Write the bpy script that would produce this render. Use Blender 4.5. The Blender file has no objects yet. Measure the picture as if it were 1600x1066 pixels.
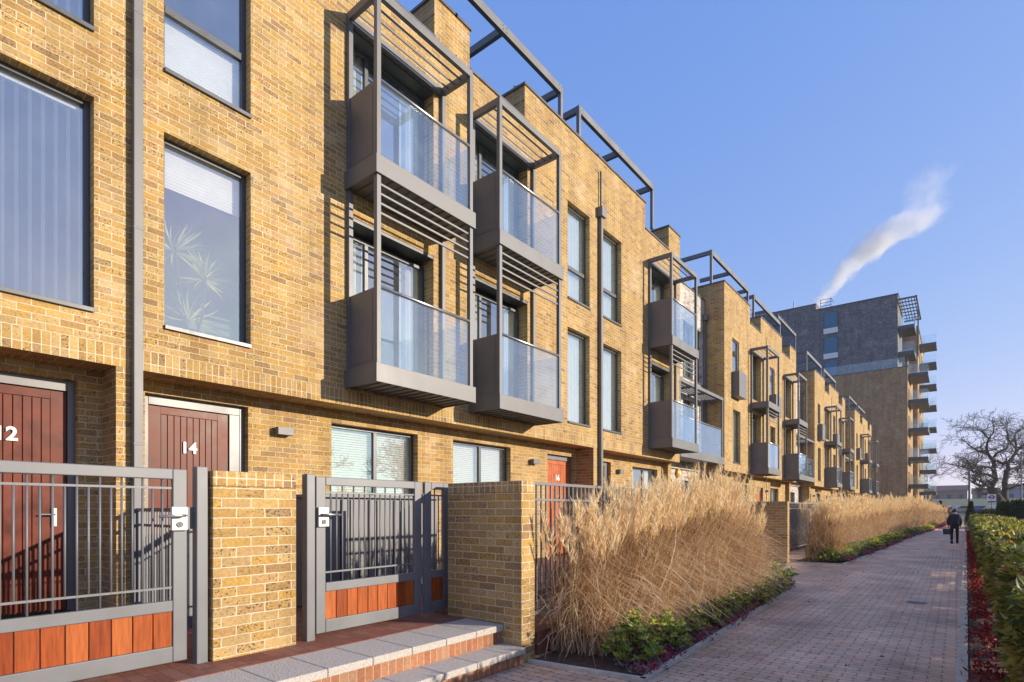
import bpy, bmesh, math, random
import numpy as np
from mathutils import Vector, Matrix
random.seed(7); RNG = np.random.default_rng(7)
R = math.radians
S = bpy.context.scene
COL = S.collection

# ------------------------------------------------------------ camera, sky, sun, exposure
EYE = 1.48
YAW = math.atan(695/870)
cd = bpy.data.cameras.new('camera'); cam = bpy.data.objects.new('camera', cd); COL.objects.link(cam)
cam.location = (0, 0, EYE); cam.rotation_euler = (R(90), 0, YAW)
cd.sensor_width = 36; cd.lens = 870/1600*36; cd.shift_y = (797-533)/1600
cd.clip_start = .05; cd.clip_end = 3000
S.camera = cam
S.cycles.volume_bounces = 3
SUN_EL, SUN_AZ = 14.0, 62.5          # azimuth measured from +Y towards +X
W = bpy.data.worlds.new('World'); S.world = W; W.use_nodes = True
wn = W.node_tree.nodes; wn.clear()
wo = wn.new('ShaderNodeOutputWorld'); bg = wn.new('ShaderNodeBackground'); sky = wn.new('ShaderNodeTexSky')
sky.sky_type = 'NISHITA'; sky.sun_disc = False
sky.sun_elevation = R(SUN_EL); sky.sun_rotation = R(SUN_AZ)
sky.altitude = 0; sky.air_density = 1.0; sky.dust_density = .35; sky.ozone_density = 4.0
bg.inputs['Strength'].default_value = .15
EXPO = .9
_sp = wn.new('ShaderNodeSeparateColor'); _cb = wn.new('ShaderNodeCombineColor'); W.node_tree.links.new(sky.outputs[0], _sp.inputs[0])
for _i, (_a, _g) in enumerate(((.895, .743), (.685, .496), (.915, .20))):      # measured tone of the winter sky per channel
    _p = wn.new('ShaderNodeMath'); _p.operation = 'POWER'; _k = wn.new('ShaderNodeMath'); _k.operation = 'MULTIPLY'
    W.node_tree.links.new(_sp.outputs[_i], _p.inputs[0]); _p.inputs[1].default_value = _g
    W.node_tree.links.new(_p.outputs[0], _k.inputs[0]); _k.inputs[1].default_value = _a*.252**_g/(.15*2**EXPO)
    _m = wn.new('ShaderNodeMath'); W.node_tree.links.new(_k.outputs[0], _m.inputs[0]); W.node_tree.links.new(_m.outputs[0], _cb.inputs[_i])
    if _i == 0: _m.operation = 'MINIMUM'; _m.inputs[1].default_value = 1.0/(.15*2**EXPO); _red = _m.outputs[0]
    else:
        _m.operation = 'MAXIMUM'; _q = wn.new('ShaderNodeMath'); _q.operation = 'MULTIPLY'; _q.inputs[1].default_value = .94
        W.node_tree.links.new(_red, _q.inputs[0]); W.node_tree.links.new(_q.outputs[0], _m.inputs[1])
W.node_tree.links.new(_cb.outputs[0], bg.inputs[0]); W.node_tree.links.new(bg.outputs[0], wo.inputs[0])
sd = bpy.data.lights.new('sun', 'SUN'); sd.energy = 3.75; sd.angle = R(.5); sd.color = (1, .87, .70)
sun = bpy.data.objects.new('sun', sd); COL.objects.link(sun)
tosun = Vector((math.sin(R(SUN_AZ))*math.cos(R(SUN_EL)), math.cos(R(SUN_AZ))*math.cos(R(SUN_EL)), math.sin(R(SUN_EL))))
sun.rotation_euler = tosun.to_track_quat('Z', 'Y').to_euler()
sun.location = (40, 20, 30)
S.view_settings.view_transform = 'Standard'; S.view_settings.look = 'None'
S.view_settings.exposure = EXPO; S.view_settings.gamma = 1

# ------------------------------------------------------------ node helper
class N:
    def __init__(s, m): s.t = m.node_tree; s.n = s.t.nodes; s.l = s.t.links
    def put(s, i, v):
        if hasattr(v, 'is_output'): s.l.new(v, i)
        elif v is not None:
            if isinstance(v, tuple) and len(v) == 3 and i.type == 'RGBA': v = v+(1,)
            i.default_value = v
    def math(s, op, a, b=None, c=None, clamp=False):
        n = s.n.new('ShaderNodeMath'); n.operation = op; n.use_clamp = clamp
        s.put(n.inputs[0], a); s.put(n.inputs[1], b); s.put(n.inputs[2], c); return n.outputs[0]
    def xyz(s, v): n = s.n.new('ShaderNodeSeparateXYZ'); s.l.new(v, n.inputs[0]); return n.outputs
    def comb(s, x, y, z=0.): n = s.n.new('ShaderNodeCombineXYZ'); s.put(n.inputs[0], x); s.put(n.inputs[1], y); s.put(n.inputs[2], z); return n.outputs[0]
    def coord(s, k): n = s.n.new('ShaderNodeTexCoord'); return n.outputs[k]
    def noise(s, v, sc, det=2., rough=.5, dim='3D'):
        n = s.n.new('ShaderNodeTexNoise'); n.noise_dimensions = dim; s.l.new(v, n.inputs['Vector'])
        n.inputs['Scale'].default_value = sc; n.inputs['Detail'].default_value = det; n.inputs['Roughness'].default_value = rough
        return n.outputs
    def ramp(s, f, stops, interp='LINEAR'):
        n = s.n.new('ShaderNodeValToRGB'); s.put(n.inputs[0], f); e = n.color_ramp.elements; n.color_ramp.interpolation = interp
        while len(e) < len(stops): e.new(.5)
        for i, (p, c) in enumerate(stops):
            e[i].position = p; e[i].color = (c+(1,) if isinstance(c, tuple) and len(c) == 3 else (c if isinstance(c, tuple) else (c, c, c, 1)))
        return n.outputs[0]
    def mix(s, f, a, b, mode='MIX'):
        n = s.n.new('ShaderNodeMix'); n.data_type = 'RGBA'; n.blend_type = mode
        s.put(n.inputs[0], f); s.put(n.inputs[6], a); s.put(n.inputs[7], b); return n.outputs[2]
    def rng(s, v, a, b, c=0., d=1.):
        n = s.n.new('ShaderNodeMapRange'); s.put(n.inputs[0], v)
        for i, q in enumerate((a, b, c, d)): n.inputs[i+1].default_value = q
        return n.outputs[0]
    def bump(s, h, st, dist): n = s.n.new('ShaderNodeBump'); n.inputs['Strength'].default_value = st; n.inputs['Distance'].default_value = dist; s.l.new(h, n.inputs['Height']); return n.outputs[0]

def mat(name, col=(.5, .5, .5), rough=.6, metal=0., spec=.5):
    m = bpy.data.materials.new(name); m.use_nodes = True
    b = m.node_tree.nodes['Principled BSDF']
    b.inputs['Base Color'].default_value = col+(1,); b.inputs['Roughness'].default_value = rough
    b.inputs['Metallic'].default_value = metal; b.inputs['Specular IOR Level'].default_value = spec
    return m, b, N(m)

def simple(name, col, rough=.6, metal=0., var=.15, sc=6., spec=.5, bmp=0., bsc=80.):
    m, b, n = mat(name, col, rough, metal, spec)
    o = n.coord('Object'); f = n.noise(o, sc, 4., .6)[0]
    hi = tuple(min(1, c*(1+var)) for c in col); lo = tuple(c*(1-var) for c in col)
    n.l.new(n.ramp(f, [(.3, lo), (.7, hi)]), b.inputs['Base Color'])
    n.l.new(n.rng(f, .3, .7, rough-.06, min(1, rough+.06)), b.inputs['Roughness'])
    if bmp: n.l.new(n.bump(n.noise(o, bsc, 3.)[0], bmp, .01), b.inputs['Normal'])
    return m

def brick_mat(name, bw, rh, ms, cols, mcol, rough=.88, speck=.85, bmp=.8, smooth=.15, weather=.18, spk_col=(.05, .04, .035), offset=.5, dots=False, bloom=.3):
    m, b, n = mat(name, cols[0], rough, 0, .25)
    uv0 = n.coord('UV')
    wob = n.noise(uv0, 22., 2.)[1]
    va = n.n.new('ShaderNodeVectorMath'); va.operation = 'MULTIPLY_ADD'
    n.l.new(wob, va.inputs[0]); va.inputs[1].default_value = (.010*bw/.225, .010*bw/.225, 0); n.l.new(uv0, va.inputs[2])
    uv = va.outputs[0]
    bt = n.n.new('ShaderNodeTexBrick'); n.l.new(uv, bt.inputs['Vector']); bt.offset = offset
    for k, v in (('Scale', 1.), ('Mortar Size', ms/2), ('Mortar Smooth', smooth), ('Brick Width', bw), ('Row Height', rh)): bt.inputs[k].default_value = v
    mask = bt.outputs['Fac']
    x, y, _ = n.xyz(uv)
    row = n.math('FLOOR', n.math('DIVIDE', y, rh))
    sh = n.math('MULTIPLY', n.math('SUBTRACT', 1., n.math('FLOORED_MODULO', row, 2.)), offset*bw)
    colm = n.math('FLOOR', n.math('DIVIDE', n.math('ADD', x, sh), bw))
    wnz = n.n.new('ShaderNodeTexWhiteNoise'); wnz.noise_dimensions = '2D'; n.l.new(n.comb(colm, row), wnz.inputs['Vector'])
    rnd = wnz.outputs['Value']; rc = n.xyz(wnz.outputs['Color'])
    k = len(cols); base = n.ramp(rnd, [((i+.5)/k, c) for i, c in enumerate(cols)])
    fine = n.noise(uv0, 38., 4., .65)[0]
    base = n.mix(.5, base, n.ramp(fine, [(.28, (.48, .45, .42)), (.72, (1.4, 1.38, 1.34))]), 'MULTIPLY')
    if speck:
        th = n.math('ADD', n.noise(uv0, 48., 3., .6)[0], n.math('MULTIPLY', n.math('SUBTRACT', rc[1], .5), .13))
        base = n.mix(n.math('MULTIPLY', n.rng(th, .595, .655), speck), base, spk_col)
    cm = n.mix(mask, base, n.mix(.6, mcol, n.ramp(fine, [(.3, .75), (.7, 1.2)]), 'MULTIPLY'))
    big = n.noise(uv0, .9, 5., .6)[0]
    cm = n.mix(1., cm, n.ramp(big, [(.25, 1-weather), (.75, 1+weather*.6)]), 'MULTIPLY')
    mp = n.n.new('ShaderNodeMapping'); n.l.new(uv0, mp.inputs[0]); mp.inputs['Scale'].default_value = (2.6, .22, 1)
    cm = n.mix(1., cm, n.ramp(n.noise(mp.outputs[0], 1., 4., .6)[0], [(.32, (.80, .78, .76)), (.55, (1, 1, 1)), (.8, (1.10, 1.10, 1.12))]), 'MULTIPLY')
    if bloom: cm = n.mix(n.math('MULTIPLY', n.rng(n.noise(uv0, .8, 6., .68)[0], .56, .72), bloom), cm, (.66, .58, .46))
    n.l.new(cm, b.inputs['Base Color'])
    if dots:
        fx = n.math('FRACT', n.math('DIVIDE', n.math('ADD', x, sh), bw)); fy = n.math('FRACT', n.math('DIVIDE', y, rh))
        ex = n.math('MULTIPLY', n.math('MINIMUM', fx, n.math('SUBTRACT', 1., fx)), bw); ey = n.math('MULTIPLY', n.math('MINIMUM', fy, n.math('SUBTRACT', 1., fy)), rh)
        dm = n.rng(n.math('SQRT', n.math('ADD', n.math('POWER', ex, 2.), n.math('POWER', ey, 2.))), .022, .010)
        cm = n.mix(n.math('MULTIPLY', dm, .7), cm, (.03, .022, .02)); mask = n.math('MAXIMUM', mask, dm); n.l.new(cm, b.inputs['Base Color'])
    h = n.math('ADD', n.math('MULTIPLY', mask, -1.), n.math('MULTIPLY', n.noise(uv0, 60., 4., .7)[0], .5))
    h = n.math('ADD', h, n.math('MULTIPLY', rc[2], .25))
    n.l.new(n.bump(h, bmp, .006), b.inputs['Normal'])
    return m

YB = [(.44, .28, .092), (.50, .335, .122), (.37, .225, .08), (.53, .38, .165), (.29, .185, .09), (.49, .305, .082), (.43, .26, .115), (.47, .32, .135)]
MORT = (.66, .55, .37)
M = {}
M['brick'] = brick_mat('yellow_stock_brick', .225, .075, .010, YB, MORT)
M['soldier'] = brick_mat('yellow_soldier_brick', .075, .225, .011, YB, MORT, offset=0.)
M['header'] = brick_mat('yellow_brick_on_edge', .075, .115, .012, YB, MORT, offset=0.)
WB = [(.55, .52, .47), (.62, .58, .52), (.22, .19, .18), (.52, .48, .43), (.60, .55, .48), (.35, .30, .28), (.58, .54, .50)]
M['whitebrick'] = brick_mat('pale_grey_brick', .225, .075, .011, WB, (.6, .57, .5), speck=.2)
GB = [(.17, .17, .18), (.22, .22, .225), (.135, .135, .15), (.25, .25, .26)]
M['greybrick'] = brick_mat('dark_grey_brick', .225, .15, .012, GB, (.22, .21, .21), speck=0, bmp=.3)
M['towerbrick'] = brick_mat('tower_brown_brick', .225, .15, .014, [(.38, .25, .13), (.42, .28, .155), (.34, .215, .115), (.45, .31, .17)], (.42, .33, .22), speck=0, bmp=.3)
RB = [(.38, .16, .085), (.44, .21, .12), (.33, .13, .075), (.42, .24, .15)]
M['riser'] = brick_mat('red_riser_brick', .075, .3, .010, RB, (.5, .36, .2), speck=.15, offset=0.)
M['redpave'] = brick_mat('red_clay_paving', .2, .1, .006, [(.26, .10, .065), (.31, .13, .085), (.22, .085, .06), (.28, .14, .10)], (.10, .07, .05), speck=.1, bmp=.5)
PV = [(.80, .51, .33), (.86, .57, .38), (.68, .44, .30), (.88, .63, .45), (.70, .49, .35)]
M['pave'] = brick_mat('pinkish_block_paving', .2, .1, .006, PV, (.20, .15, .125), rough=.6, speck=.3, bmp=.9, smooth=.25, weather=.4, dots=True, bloom=.15)
M['metal'] = simple('anthracite_powder_coat', (.145, .146, .15), .5, .15, .13, 1.7)
M['metal_lt'] = simple('satin_grey_aluminium', (.15, .15, .155), .45, .3, .05, 2.)
M['gate'] = simple('grey_gate_paint', (.155, .16, .17), .5, .2, .13, 3., bmp=.05, bsc=200)
M['steel'] = simple('brushed_steel', (.45, .44, .43), .34, .85, .03)
M['frame'] = simple('grey_window_frame', (.085, .09, .10), .4, .3, .05)
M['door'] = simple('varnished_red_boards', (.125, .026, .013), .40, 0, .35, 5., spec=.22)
M['door_lit'] = simple('sunlit_red_door', (.42, .095, .02), .42, 0, .2, 5.)  # sunlit copy of the red doors, sunshine put into the orange colour
M['wood'] = simple('cedar_slats', (.30, .075, .022), .5, 0, .3, 7.)
_m, _b, _n = mat('cedar_boards', (.3, .08, .02), .55, 0, .2)
_oi = _n.n.new('ShaderNodeObjectInfo'); _c = _n.ramp(_oi.outputs['Random'], [(0., (.22, .04, .008)), (.5, (.34, .075, .014)), (1., (.42, .115, .028))])
_mp = _n.n.new('ShaderNodeMapping'); _n.l.new(_n.coord('Object'), _mp.inputs[0]); _mp.inputs['Scale'].default_value = (30, 30, 2.5)
_g = _n.noise(_mp.outputs[0], 1.6, 5., .65)[0]; _n.l.new(_n.mix(1., _c, _n.ramp(_g, [(.3, .6), (.7, 1.25)]), 'MULTIPLY'), _b.inputs['Base Color']); _n.l.new(_n.bump(_g, .3, .004), _b.inputs['Normal'])
M['wood'] = _m
M['white'] = simple('white_plastic', (.78, .77, .74), .5, 0, .04)
M['blind'] = simple('cream_blind', (.84, .83, .76), .7, 0, .05)
M['curtain'] = simple('pale_green_curtain', (.70, .74, .64), .8, 0, .08)
M['room'] = simple('dim_room_wall', (.20, .18, .16), .9, 0, .1)
M['slab'] = simple('textured_concrete_slab', (.48, .44, .385), .9, 0, .16, 40., bmp=.9, bsc=90.)
M['kerb'] = simple('concrete_edging', (.55, .49, .40), .9, 0, .2, 8., bmp=.5, bsc=60.)
M['soil'] = simple('dark_soil_mulch', (.085, .055, .042), .95, 0, .5, 14., bmp=1., bsc=25.)
M['bark'] = simple('tree_bark', (.045, .033, .026), .9, 0, .35, 3., bmp=.6, bsc=12.)
M['twig'] = simple('pale_twigs', (.17, .12, .09), .9, 0, .3, 3.)
M['coping'] = simple('dark_metal_coping', (.10, .10, .11), .4, .4, .05)
M['roof'] = simple('grey_roof_membrane', (.2, .2, .2), .9, 0, .1)
M['tyre'] = simple('black_rubber', (.02, .02, .02), .8, 0, .1)
M['dark'] = simple('dark_void', (.03, .03, .035), .8, 0, .1)

def glass_mat(name, tint, base, rough=.01, mirror=(.9, .95, 1.), dust=.05):
    m, b, n = mat(name); n.n.remove(b); out = n.n['Material Output']
    tr = n.n.new('ShaderNodeBsdfTransparent'); tr.inputs[0].default_value = tint+(1,)
    gl = n.n.new('ShaderNodeBsdfGlossy'); gl.inputs['Color'].default_value = mirror+(1,); gl.inputs['Roughness'].default_value = rough
    o = n.coord('Object'); n.l.new(n.bump(n.noise(o, 1.3, 1.)[0], .04, .02), gl.inputs['Normal'])
    lw = n.n.new('ShaderNodeLayerWeight'); lw.inputs[0].default_value = .5
    fac = n.math('ADD', n.math('MULTIPLY', n.math('POWER', lw.outputs['Facing'], 4.), 1.-base), base, clamp=True)
    ms = n.n.new('ShaderNodeMixShader'); n.l.new(fac, ms.inputs[0]); n.l.new(tr.outputs[0], ms.inputs[1]); n.l.new(gl.outputs[0], ms.inputs[2])
    df = n.n.new('ShaderNodeBsdfDiffuse'); df.inputs[0].default_value = (.8, .85, .88, 1); m2 = n.n.new('ShaderNodeMixShader')
    n.l.new(n.math('MULTIPLY', n.rng(n.noise(o, 2.2, 5., .65)[0], .25, .75, .3, 1.7), dust), m2.inputs[0])
    n.l.new(ms.outputs[0], m2.inputs[1]); n.l.new(df.outputs[0], m2.inputs[2])
    n.l.new(m2.outputs[0], out.inputs[0]); return m
M['glass'] = glass_mat('window_glass', (.97, .98, .97), .44, mirror=(.74, .90, 1.), dust=.035)
M['clear'] = glass_mat('clear_glass', (.95, .99, .99), .06, dust=.03)
M['balglass'] = glass_mat('balustrade_glass', (.96, .99, 1.), .16, mirror=(.66, .86, 1.), dust=.03)

# ------------------------------------------------------------ mesh builder
def setp(o, label=None, cat=None, group=None, kind=None):
    for k, v in (('label', label), ('category', cat), ('group', group), ('kind', kind)):
        if v: o[k] = v
    return o
def T(name, label, cat, loc=(0, 0, 0), group=None, rz=0):
    o = bpy.data.objects.new(name, None); COL.objects.link(o); o.location = loc; o.rotation_euler = (0, 0, rz)
    o.empty_display_size = .2
    return setp(o, label, cat, group)

class MB:
    def __init__(s): s.v = []; s.f = []; s.m = []
    def quad(s, a, b, c, d, m=0):
        i = len(s.v); s.v += [a, b, c, d]; s.f.append((i, i+1, i+2, i+3)); s.m.append(m)
    def poly(s, pts, m=0):
        i = len(s.v); s.v += list(pts); s.f.append(tuple(range(i, i+len(pts)))); s.m.append(m)
    def box(s, x0, x1, y0, y1, z0, z1, m=0, bev=0.):
        if x1 < x0: x0, x1 = x1, x0
        if y1 < y0: y0, y1 = y1, y0
        if z1 < z0: z0, z1 = z1, z0
        i = len(s.v)
        s.v += [(x0, y0, z0), (x1, y0, z0), (x1, y1, z0), (x0, y1, z0), (x0, y0, z1), (x1, y0, z1), (x1, y1, z1), (x0, y1, z1)]
        for q in ((0, 3, 2, 1), (4, 5, 6, 7), (0, 1, 5, 4), (1, 2, 6, 5), (2, 3, 7, 6), (3, 0, 4, 7)):
            s.f.append(tuple(i+k for k in q)); s.m.append(m)
        return s
    def tube(s, pts, rad, n=8, m=0, cap=True):
        P = [Vector(p) for p in pts]; r = rad if isinstance(rad, (list, tuple)) else [rad]*len(P)
        up = None; rings = []
        for k, p in enumerate(P):
            d = (P[min(k+1, len(P)-1)]-P[max(k-1, 0)]).normalized()
            if up is None: up = Vector((0, 0, 1)) if abs(d.z) < .9 else Vector((1, 0, 0))
            a = d.cross(up).normalized(); b = a.cross(d); up = b
            i = len(s.v); rings.append(i)
            for q in range(n):
                t = 2*math.pi*q/n; s.v.append(tuple(p+(a*math.cos(t)+b*math.sin(t))*r[k]))
        for k in range(len(P)-1):
            for q in range(n):
                s.f.append((rings[k]+q, rings[k]+(q+1) % n, rings[k+1]+(q+1) % n, rings[k+1]+q)); s.m.append(m)
        if cap:
            s.f.append(tuple(rings[0]+q for q in range(n))[::-1]); s.m.append(m)
            s.f.append(tuple(rings[-1]+q for q in range(n))); s.m.append(m)
        return s
    def lathe(s, c, prof, n=16, m=0):      # prof: (r, z) about +Z through c
        rings = []
        for r, z in prof:
            rings.append(len(s.v))
            for q in range(n): t = 2*math.pi*q/n; s.v.append((c[0]+r*math.cos(t), c[1]+r*math.sin(t), c[2]+z))
        for k in range(len(prof)-1):
            for q in range(n): s.f.append((rings[k]+q, rings[k]+(q+1) % n, rings[k+1]+(q+1) % n, rings[k+1]+q)); s.m.append(m)
        s.f.append(tuple(rings[-1]+q for q in range(n))); s.m.append(m)
        s.f.append(tuple(rings[0]+q for q in range(n))[::-1]); s.m.append(m)
        return s
    def extr(s, pts, axis, a, b, m=0):     # extrude 2D polygon along axis between a and b
        def P(p, t): return {'x': (t, p[0], p[1]), 'y': (p[0], t, p[1]), 'z': (p[0], p[1], t)}[axis]
        i = len(s.v); k = len(pts); s.v += [P(p, a) for p in pts]+[P(p, b) for p in pts]
        s.f.append(tuple(range(i, i+k))); s.m.append(m); s.f.append(tuple(range(i+k, i+2*k))[::-1]); s.m.append(m)
        for q in range(k): s.f.append((i+q, i+(q+1) % k, i+k+(q+1) % k, i+k+q)); s.m.append(m)
        return s
    def build(s, name, mats, parent=None, org=(0, 0, 0), smooth=False, bevel=0., uv=True):
        if not isinstance(mats, (list, tuple)): mats = [mats]
        me = bpy.data.meshes.new(name)
        wpos = Vector(parent['_w']) if parent is not None and '_w' in parent else Vector((0, 0, 0))
        o = Vector(org)
        me.from_pydata([tuple(Vector(p)-o) for p in s.v], [], s.f)
        for mt in mats: me.materials.append(mt)
        me.polygons.foreach_set('material_index', s.m)
        if smooth: me.polygons.foreach_set('use_smooth', [True]*len(s.f))
        if uv:
            u = me.uv_layers.new(name='UVMap')
            for p in me.polygons:
                nx, ny, nz = abs(p.normal.x), abs(p.normal.y), abs(p.normal.z)
                for li, vi in zip(p.loop_indices, p.vertices):
                    c = me.vertices[vi].co+o
                    u.data[li].uv = ((c.x, c.y) if nz >= nx and nz >= ny else ((c.y, c.z) if nx >= ny else (c.x, c.z)))
        me.validate()
        ob = bpy.data.objects.new(name, me); COL.objects.link(ob)
        # everything is authored in world metres; a child cancels its parents' offset
        ob.location = o
        if parent is not None:
            ob.parent = parent; pw = Vector((0, 0, 0)); q = parent
            while q is not None: pw += q.location; q = q.parent
            ob.location = o-pw
        if bevel:
            b = ob.modifiers.new('bevel', 'BEVEL'); b.width = bevel; b.segments = 2; b.limit_method = 'ANGLE'; b.angle_limit = R(40)
        return ob

def wall(mb, X, D, y0, y1, z0, z1, holes, matf=lambda z: 0, zb=(), sgn=1):
    """wall slab facing +X with front at X and thickness D, open at the rectangles in holes (ya, yb, za, zb)"""
    ys = sorted({y0, y1, *[h for q in holes for h in q[:2] if y0 < h < y1]}); zs = sorted({z0, z1, *[h for q in holes for h in q[2:] if z0 < h < z1], *[z for z in zb if z0 < z < z1]})
    def solid(a, b):
        if a < 0 or b < 0 or a >= len(ys)-1 or b >= len(zs)-1: return False
        cy, cz = (ys[a]+ys[a+1])/2, (zs[b]+zs[b+1])/2
        return not any(h[0] < cy < h[1] and h[2] < cz < h[3] for h in holes)
    B = X-D
    for a in range(len(ys)-1):
        for b in range(len(zs)-1):
            if not solid(a, b): continue
            ya, yb, za, zc = ys[a], ys[a+1], zs[b], zs[b+1]; m = matf((za+zc)/2)
            mb.quad((X, ya, za), (X, yb, za), (X, yb, zc), (X, ya, zc), m)
            mb.quad((B, ya, za), (B, ya, zc), (B, yb, zc), (B, yb, za), m)
            if not solid(a-1, b): mb.quad((B, ya, za), (X, ya, za), (X, ya, zc), (B, ya, zc), m)
            if not solid(a+1, b): mb.quad((X, yb, za), (B, yb, za), (B, yb, zc), (X, yb, zc), m)
            if not solid(a, b-1): mb.quad((B, ya, za), (B, yb, za), (X, yb, za), (X, ya, za), m)
            if not solid(a, b+1): mb.quad((B, ya, zc), (X, ya, zc), (X, yb, zc), (B, yb, zc), m)

def np_mesh(name, V, F, mats, parent=None, rnd=None, smooth=False, org=(0, 0, 0)):
    me = bpy.data.meshes.new(name); V = np.asarray(V, dtype=np.float32)-np.asarray(org, dtype=np.float32); F = np.asarray(F, dtype=np.int32)
    k = F.shape[1]
    me.vertices.add(len(V)); me.vertices.foreach_set('co', V.ravel())
    me.loops.add(F.size); me.loops.foreach_set('vertex_index', F.ravel())
    me.polygons.add(len(F)); me.polygons.foreach_set('loop_start', np.arange(0, F.size, k, dtype=np.int32)); me.polygons.foreach_set('loop_total', np.full(len(F), k, dtype=np.int32))
    if smooth: me.polygons.foreach_set('use_smooth', np.ones(len(F), dtype=bool))
    if rnd is not None:
        a = me.attributes.new('rnd', 'FLOAT', 'POINT'); a.data.foreach_set('value', np.asarray(rnd, dtype=np.float32))
    me.update(calc_edges=True); me.materials.append(mats)
    ob = bpy.data.objects.new(name, me); COL.objects.link(ob); ob.location = org
    if parent is not None:
        ob.parent = parent; ob.location = Vector(org)-parent.location
    return ob

def leaf_mat(name, stops, rough=.45, trans=.35, spec=.5):
    m, b, n = mat(name, stops[0][1], rough, 0, spec)
    at = n.n.new('ShaderNodeAttribute'); at.attribute_name = 'rnd'
    c = n.ramp(at.outputs['Fac'], stops); n.l.new(c, b.inputs['Base Color'])
    tl = n.n.new('ShaderNodeBsdfTranslucent'); n.l.new(n.mix(1., c, (1.2, 1.15, .6), 'MULTIPLY'), tl.inputs[0])
    ms = n.n.new('ShaderNodeMixShader'); ms.inputs[0].default_value = trans
    n.l.new(b.outputs[0], ms.inputs[1]); n.l.new(tl.outputs[0], ms.inputs[2]); n.l.new(ms.outputs[0], n.n['Material Output'].inputs[0])
    return m
M['straw'] = leaf_mat('dry_grass_straw', [(0., (.18, .095, .045)), (.3, (.44, .265, .135)), (.6, (.71, .49, .285)), (.8, (.87, .68, .45)), (1., (.93, .81, .61))], .6, .25, .25)
M['plume'] = leaf_mat('dry_grass_plume', [(0., (.58, .42, .25)), (1., (.80, .66, .46))], .8, .35, .1)
M['leaf'] = leaf_mat('hedge_leaves', [(0., (.04, .065, .015)), (.3, (.10, .135, .03)), (.5, (.22, .24, .055)), (.68, (.42, .40, .11)), (.82, (.40, .30, .14)), (.92, (.30, .11, .08)), (1., (.16, .10, .06))], .42, .42, .4)
M['shrub'] = leaf_mat('shrub_leaves', [(0., (.05, .10, .025)), (.4, (.18, .28, .045)), (.7, (.38, .46, .07)), (1., (.78, .74, .13))], .4, .3)
M['dkleaf'] = leaf_mat('evergreen_leaves', [(0., (.012, .03, .01)), (.6, (.03, .065, .02)), (1., (.07, .11, .03))], .5, .2)
M['redleaf'] = leaf_mat('red_bedding_leaves', [(0., (.10, .012, .012)), (.5, (.28, .015, .018)), (1., (.48, .03, .03))], .5, .3)
M['rust'] = leaf_mat('rusty_beech_leaves', [(0., (.16, .06, .02)), (1., (.48, .20, .06))], .7, .3, .2)
M['heather'] = leaf_mat('purple_bedding_leaves', [(0., (.10, .06, .06)), (.25, (.26, .29, .27)), (.45, (.30, .06, .10)), (.7, (.45, .05, .12)), (1., (.62, .08, .16))], .6, .25)

def leaves(P, D, L, Wd, rnd, fold=.25):
    """8-triangle-ish folded leaves: P base points, D directions (unit), L lengths, Wd widths"""
    P = np.asarray(P); D = np.asarray(D); n = len(P); L = np.asarray(L)[:, None]; Wd = np.asarray(Wd)[:, None]
    r = RNG.normal(size=(n, 3)); r += np.array([0, 0, .6]); side = np.cross(D, r); side /= np.linalg.norm(side, axis=1)[:, None]+1e-9
    up = np.cross(side, D)
    V = np.empty((n, 8, 3))
    V[:, 0] = P; V[:, 1] = P+D*L*.32+side*Wd*.46+up*Wd*fold; V[:, 2] = P+D*L*.70+side*Wd*.34+up*Wd*fold*.7-up*L*.03
    V[:, 3] = P+D*L-up*L*.12; V[:, 4] = P+D*L*.70-side*Wd*.34+up*Wd*fold*.7-up*L*.03; V[:, 5] = P+D*L*.32-side*Wd*.46+up*Wd*fold
    V[:, 6] = P+D*L*.34; V[:, 7] = P+D*L*.70-up*L*.04
    f = np.array([[0, 6, 1, 1], [1, 6, 7, 2], [2, 7, 3, 3], [0, 5, 6, 6], [5, 4, 7, 6], [4, 3, 7, 7]])
    tri = np.array([[0, 6, 1], [1, 6, 7], [1, 7, 2], [2, 7, 3], [0, 5, 6], [5, 4, 7], [5, 7, 6], [4, 3, 7]])
    F = (np.arange(n)[:, None, None]*8+tri[None]).reshape(-1, 3)
    return V.reshape(-1, 3), F, np.repeat(rnd, 8)

def ribbons(P, az, L, lean, droop, w, seg, rnd, dirx=0.):
    """arching blades. lean: initial horizontal speed, droop: gravity"""
    n = len(P); t = np.linspace(0, 1, seg+1)[None, :, None]
    hd = np.stack([np.cos(az), np.sin(az), 0*az], 1)[:, None, :]; sd_ = np.stack([-np.sin(az), np.cos(az), 0*az], 1)[:, None, :]
    L_ = L[:, None, None]; le = lean[:, None, None]; dr = droop[:, None, None]
    wob = (RNG.normal(size=(n, 1, 1))*.06)*np.sin(t*5+RNG.random((n, 1, 1))*6)
    c = P[:, None, :]+hd*L_*(le*t+dr*.55*t**2)+np.array([0, 0, 1.])*L_*(t*np.sqrt(np.maximum(.05, 1-le**2))-dr*.62*t**2.4)+sd_*wob*L_
    ww = w[:, None, None]*np.clip(1.15-t, .08, 1)*.5
    A = c-sd_*ww; B = c+sd_*ww
    V = np.stack([A, B], 2).reshape(n, -1, 3); k = seg+1
    b = np.arange(seg)*2; q = np.stack([b, b+1, b+3, b+2], 1)
    F = (np.arange(n)[:, None, None]*(2*k)+q[None]).reshape(-1, 4)
    return V.reshape(-1, 3), F, np.repeat(rnd, 2*k), c

def merge(parts):
    off = 0; VV = []; FF = []; RR = []
    for V, F, r in parts: VV.append(V); FF.append(F+off); RR.append(r); off += len(V)
    return np.concatenate(VV), np.concatenate(FF), np.concatenate(RR)

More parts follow.
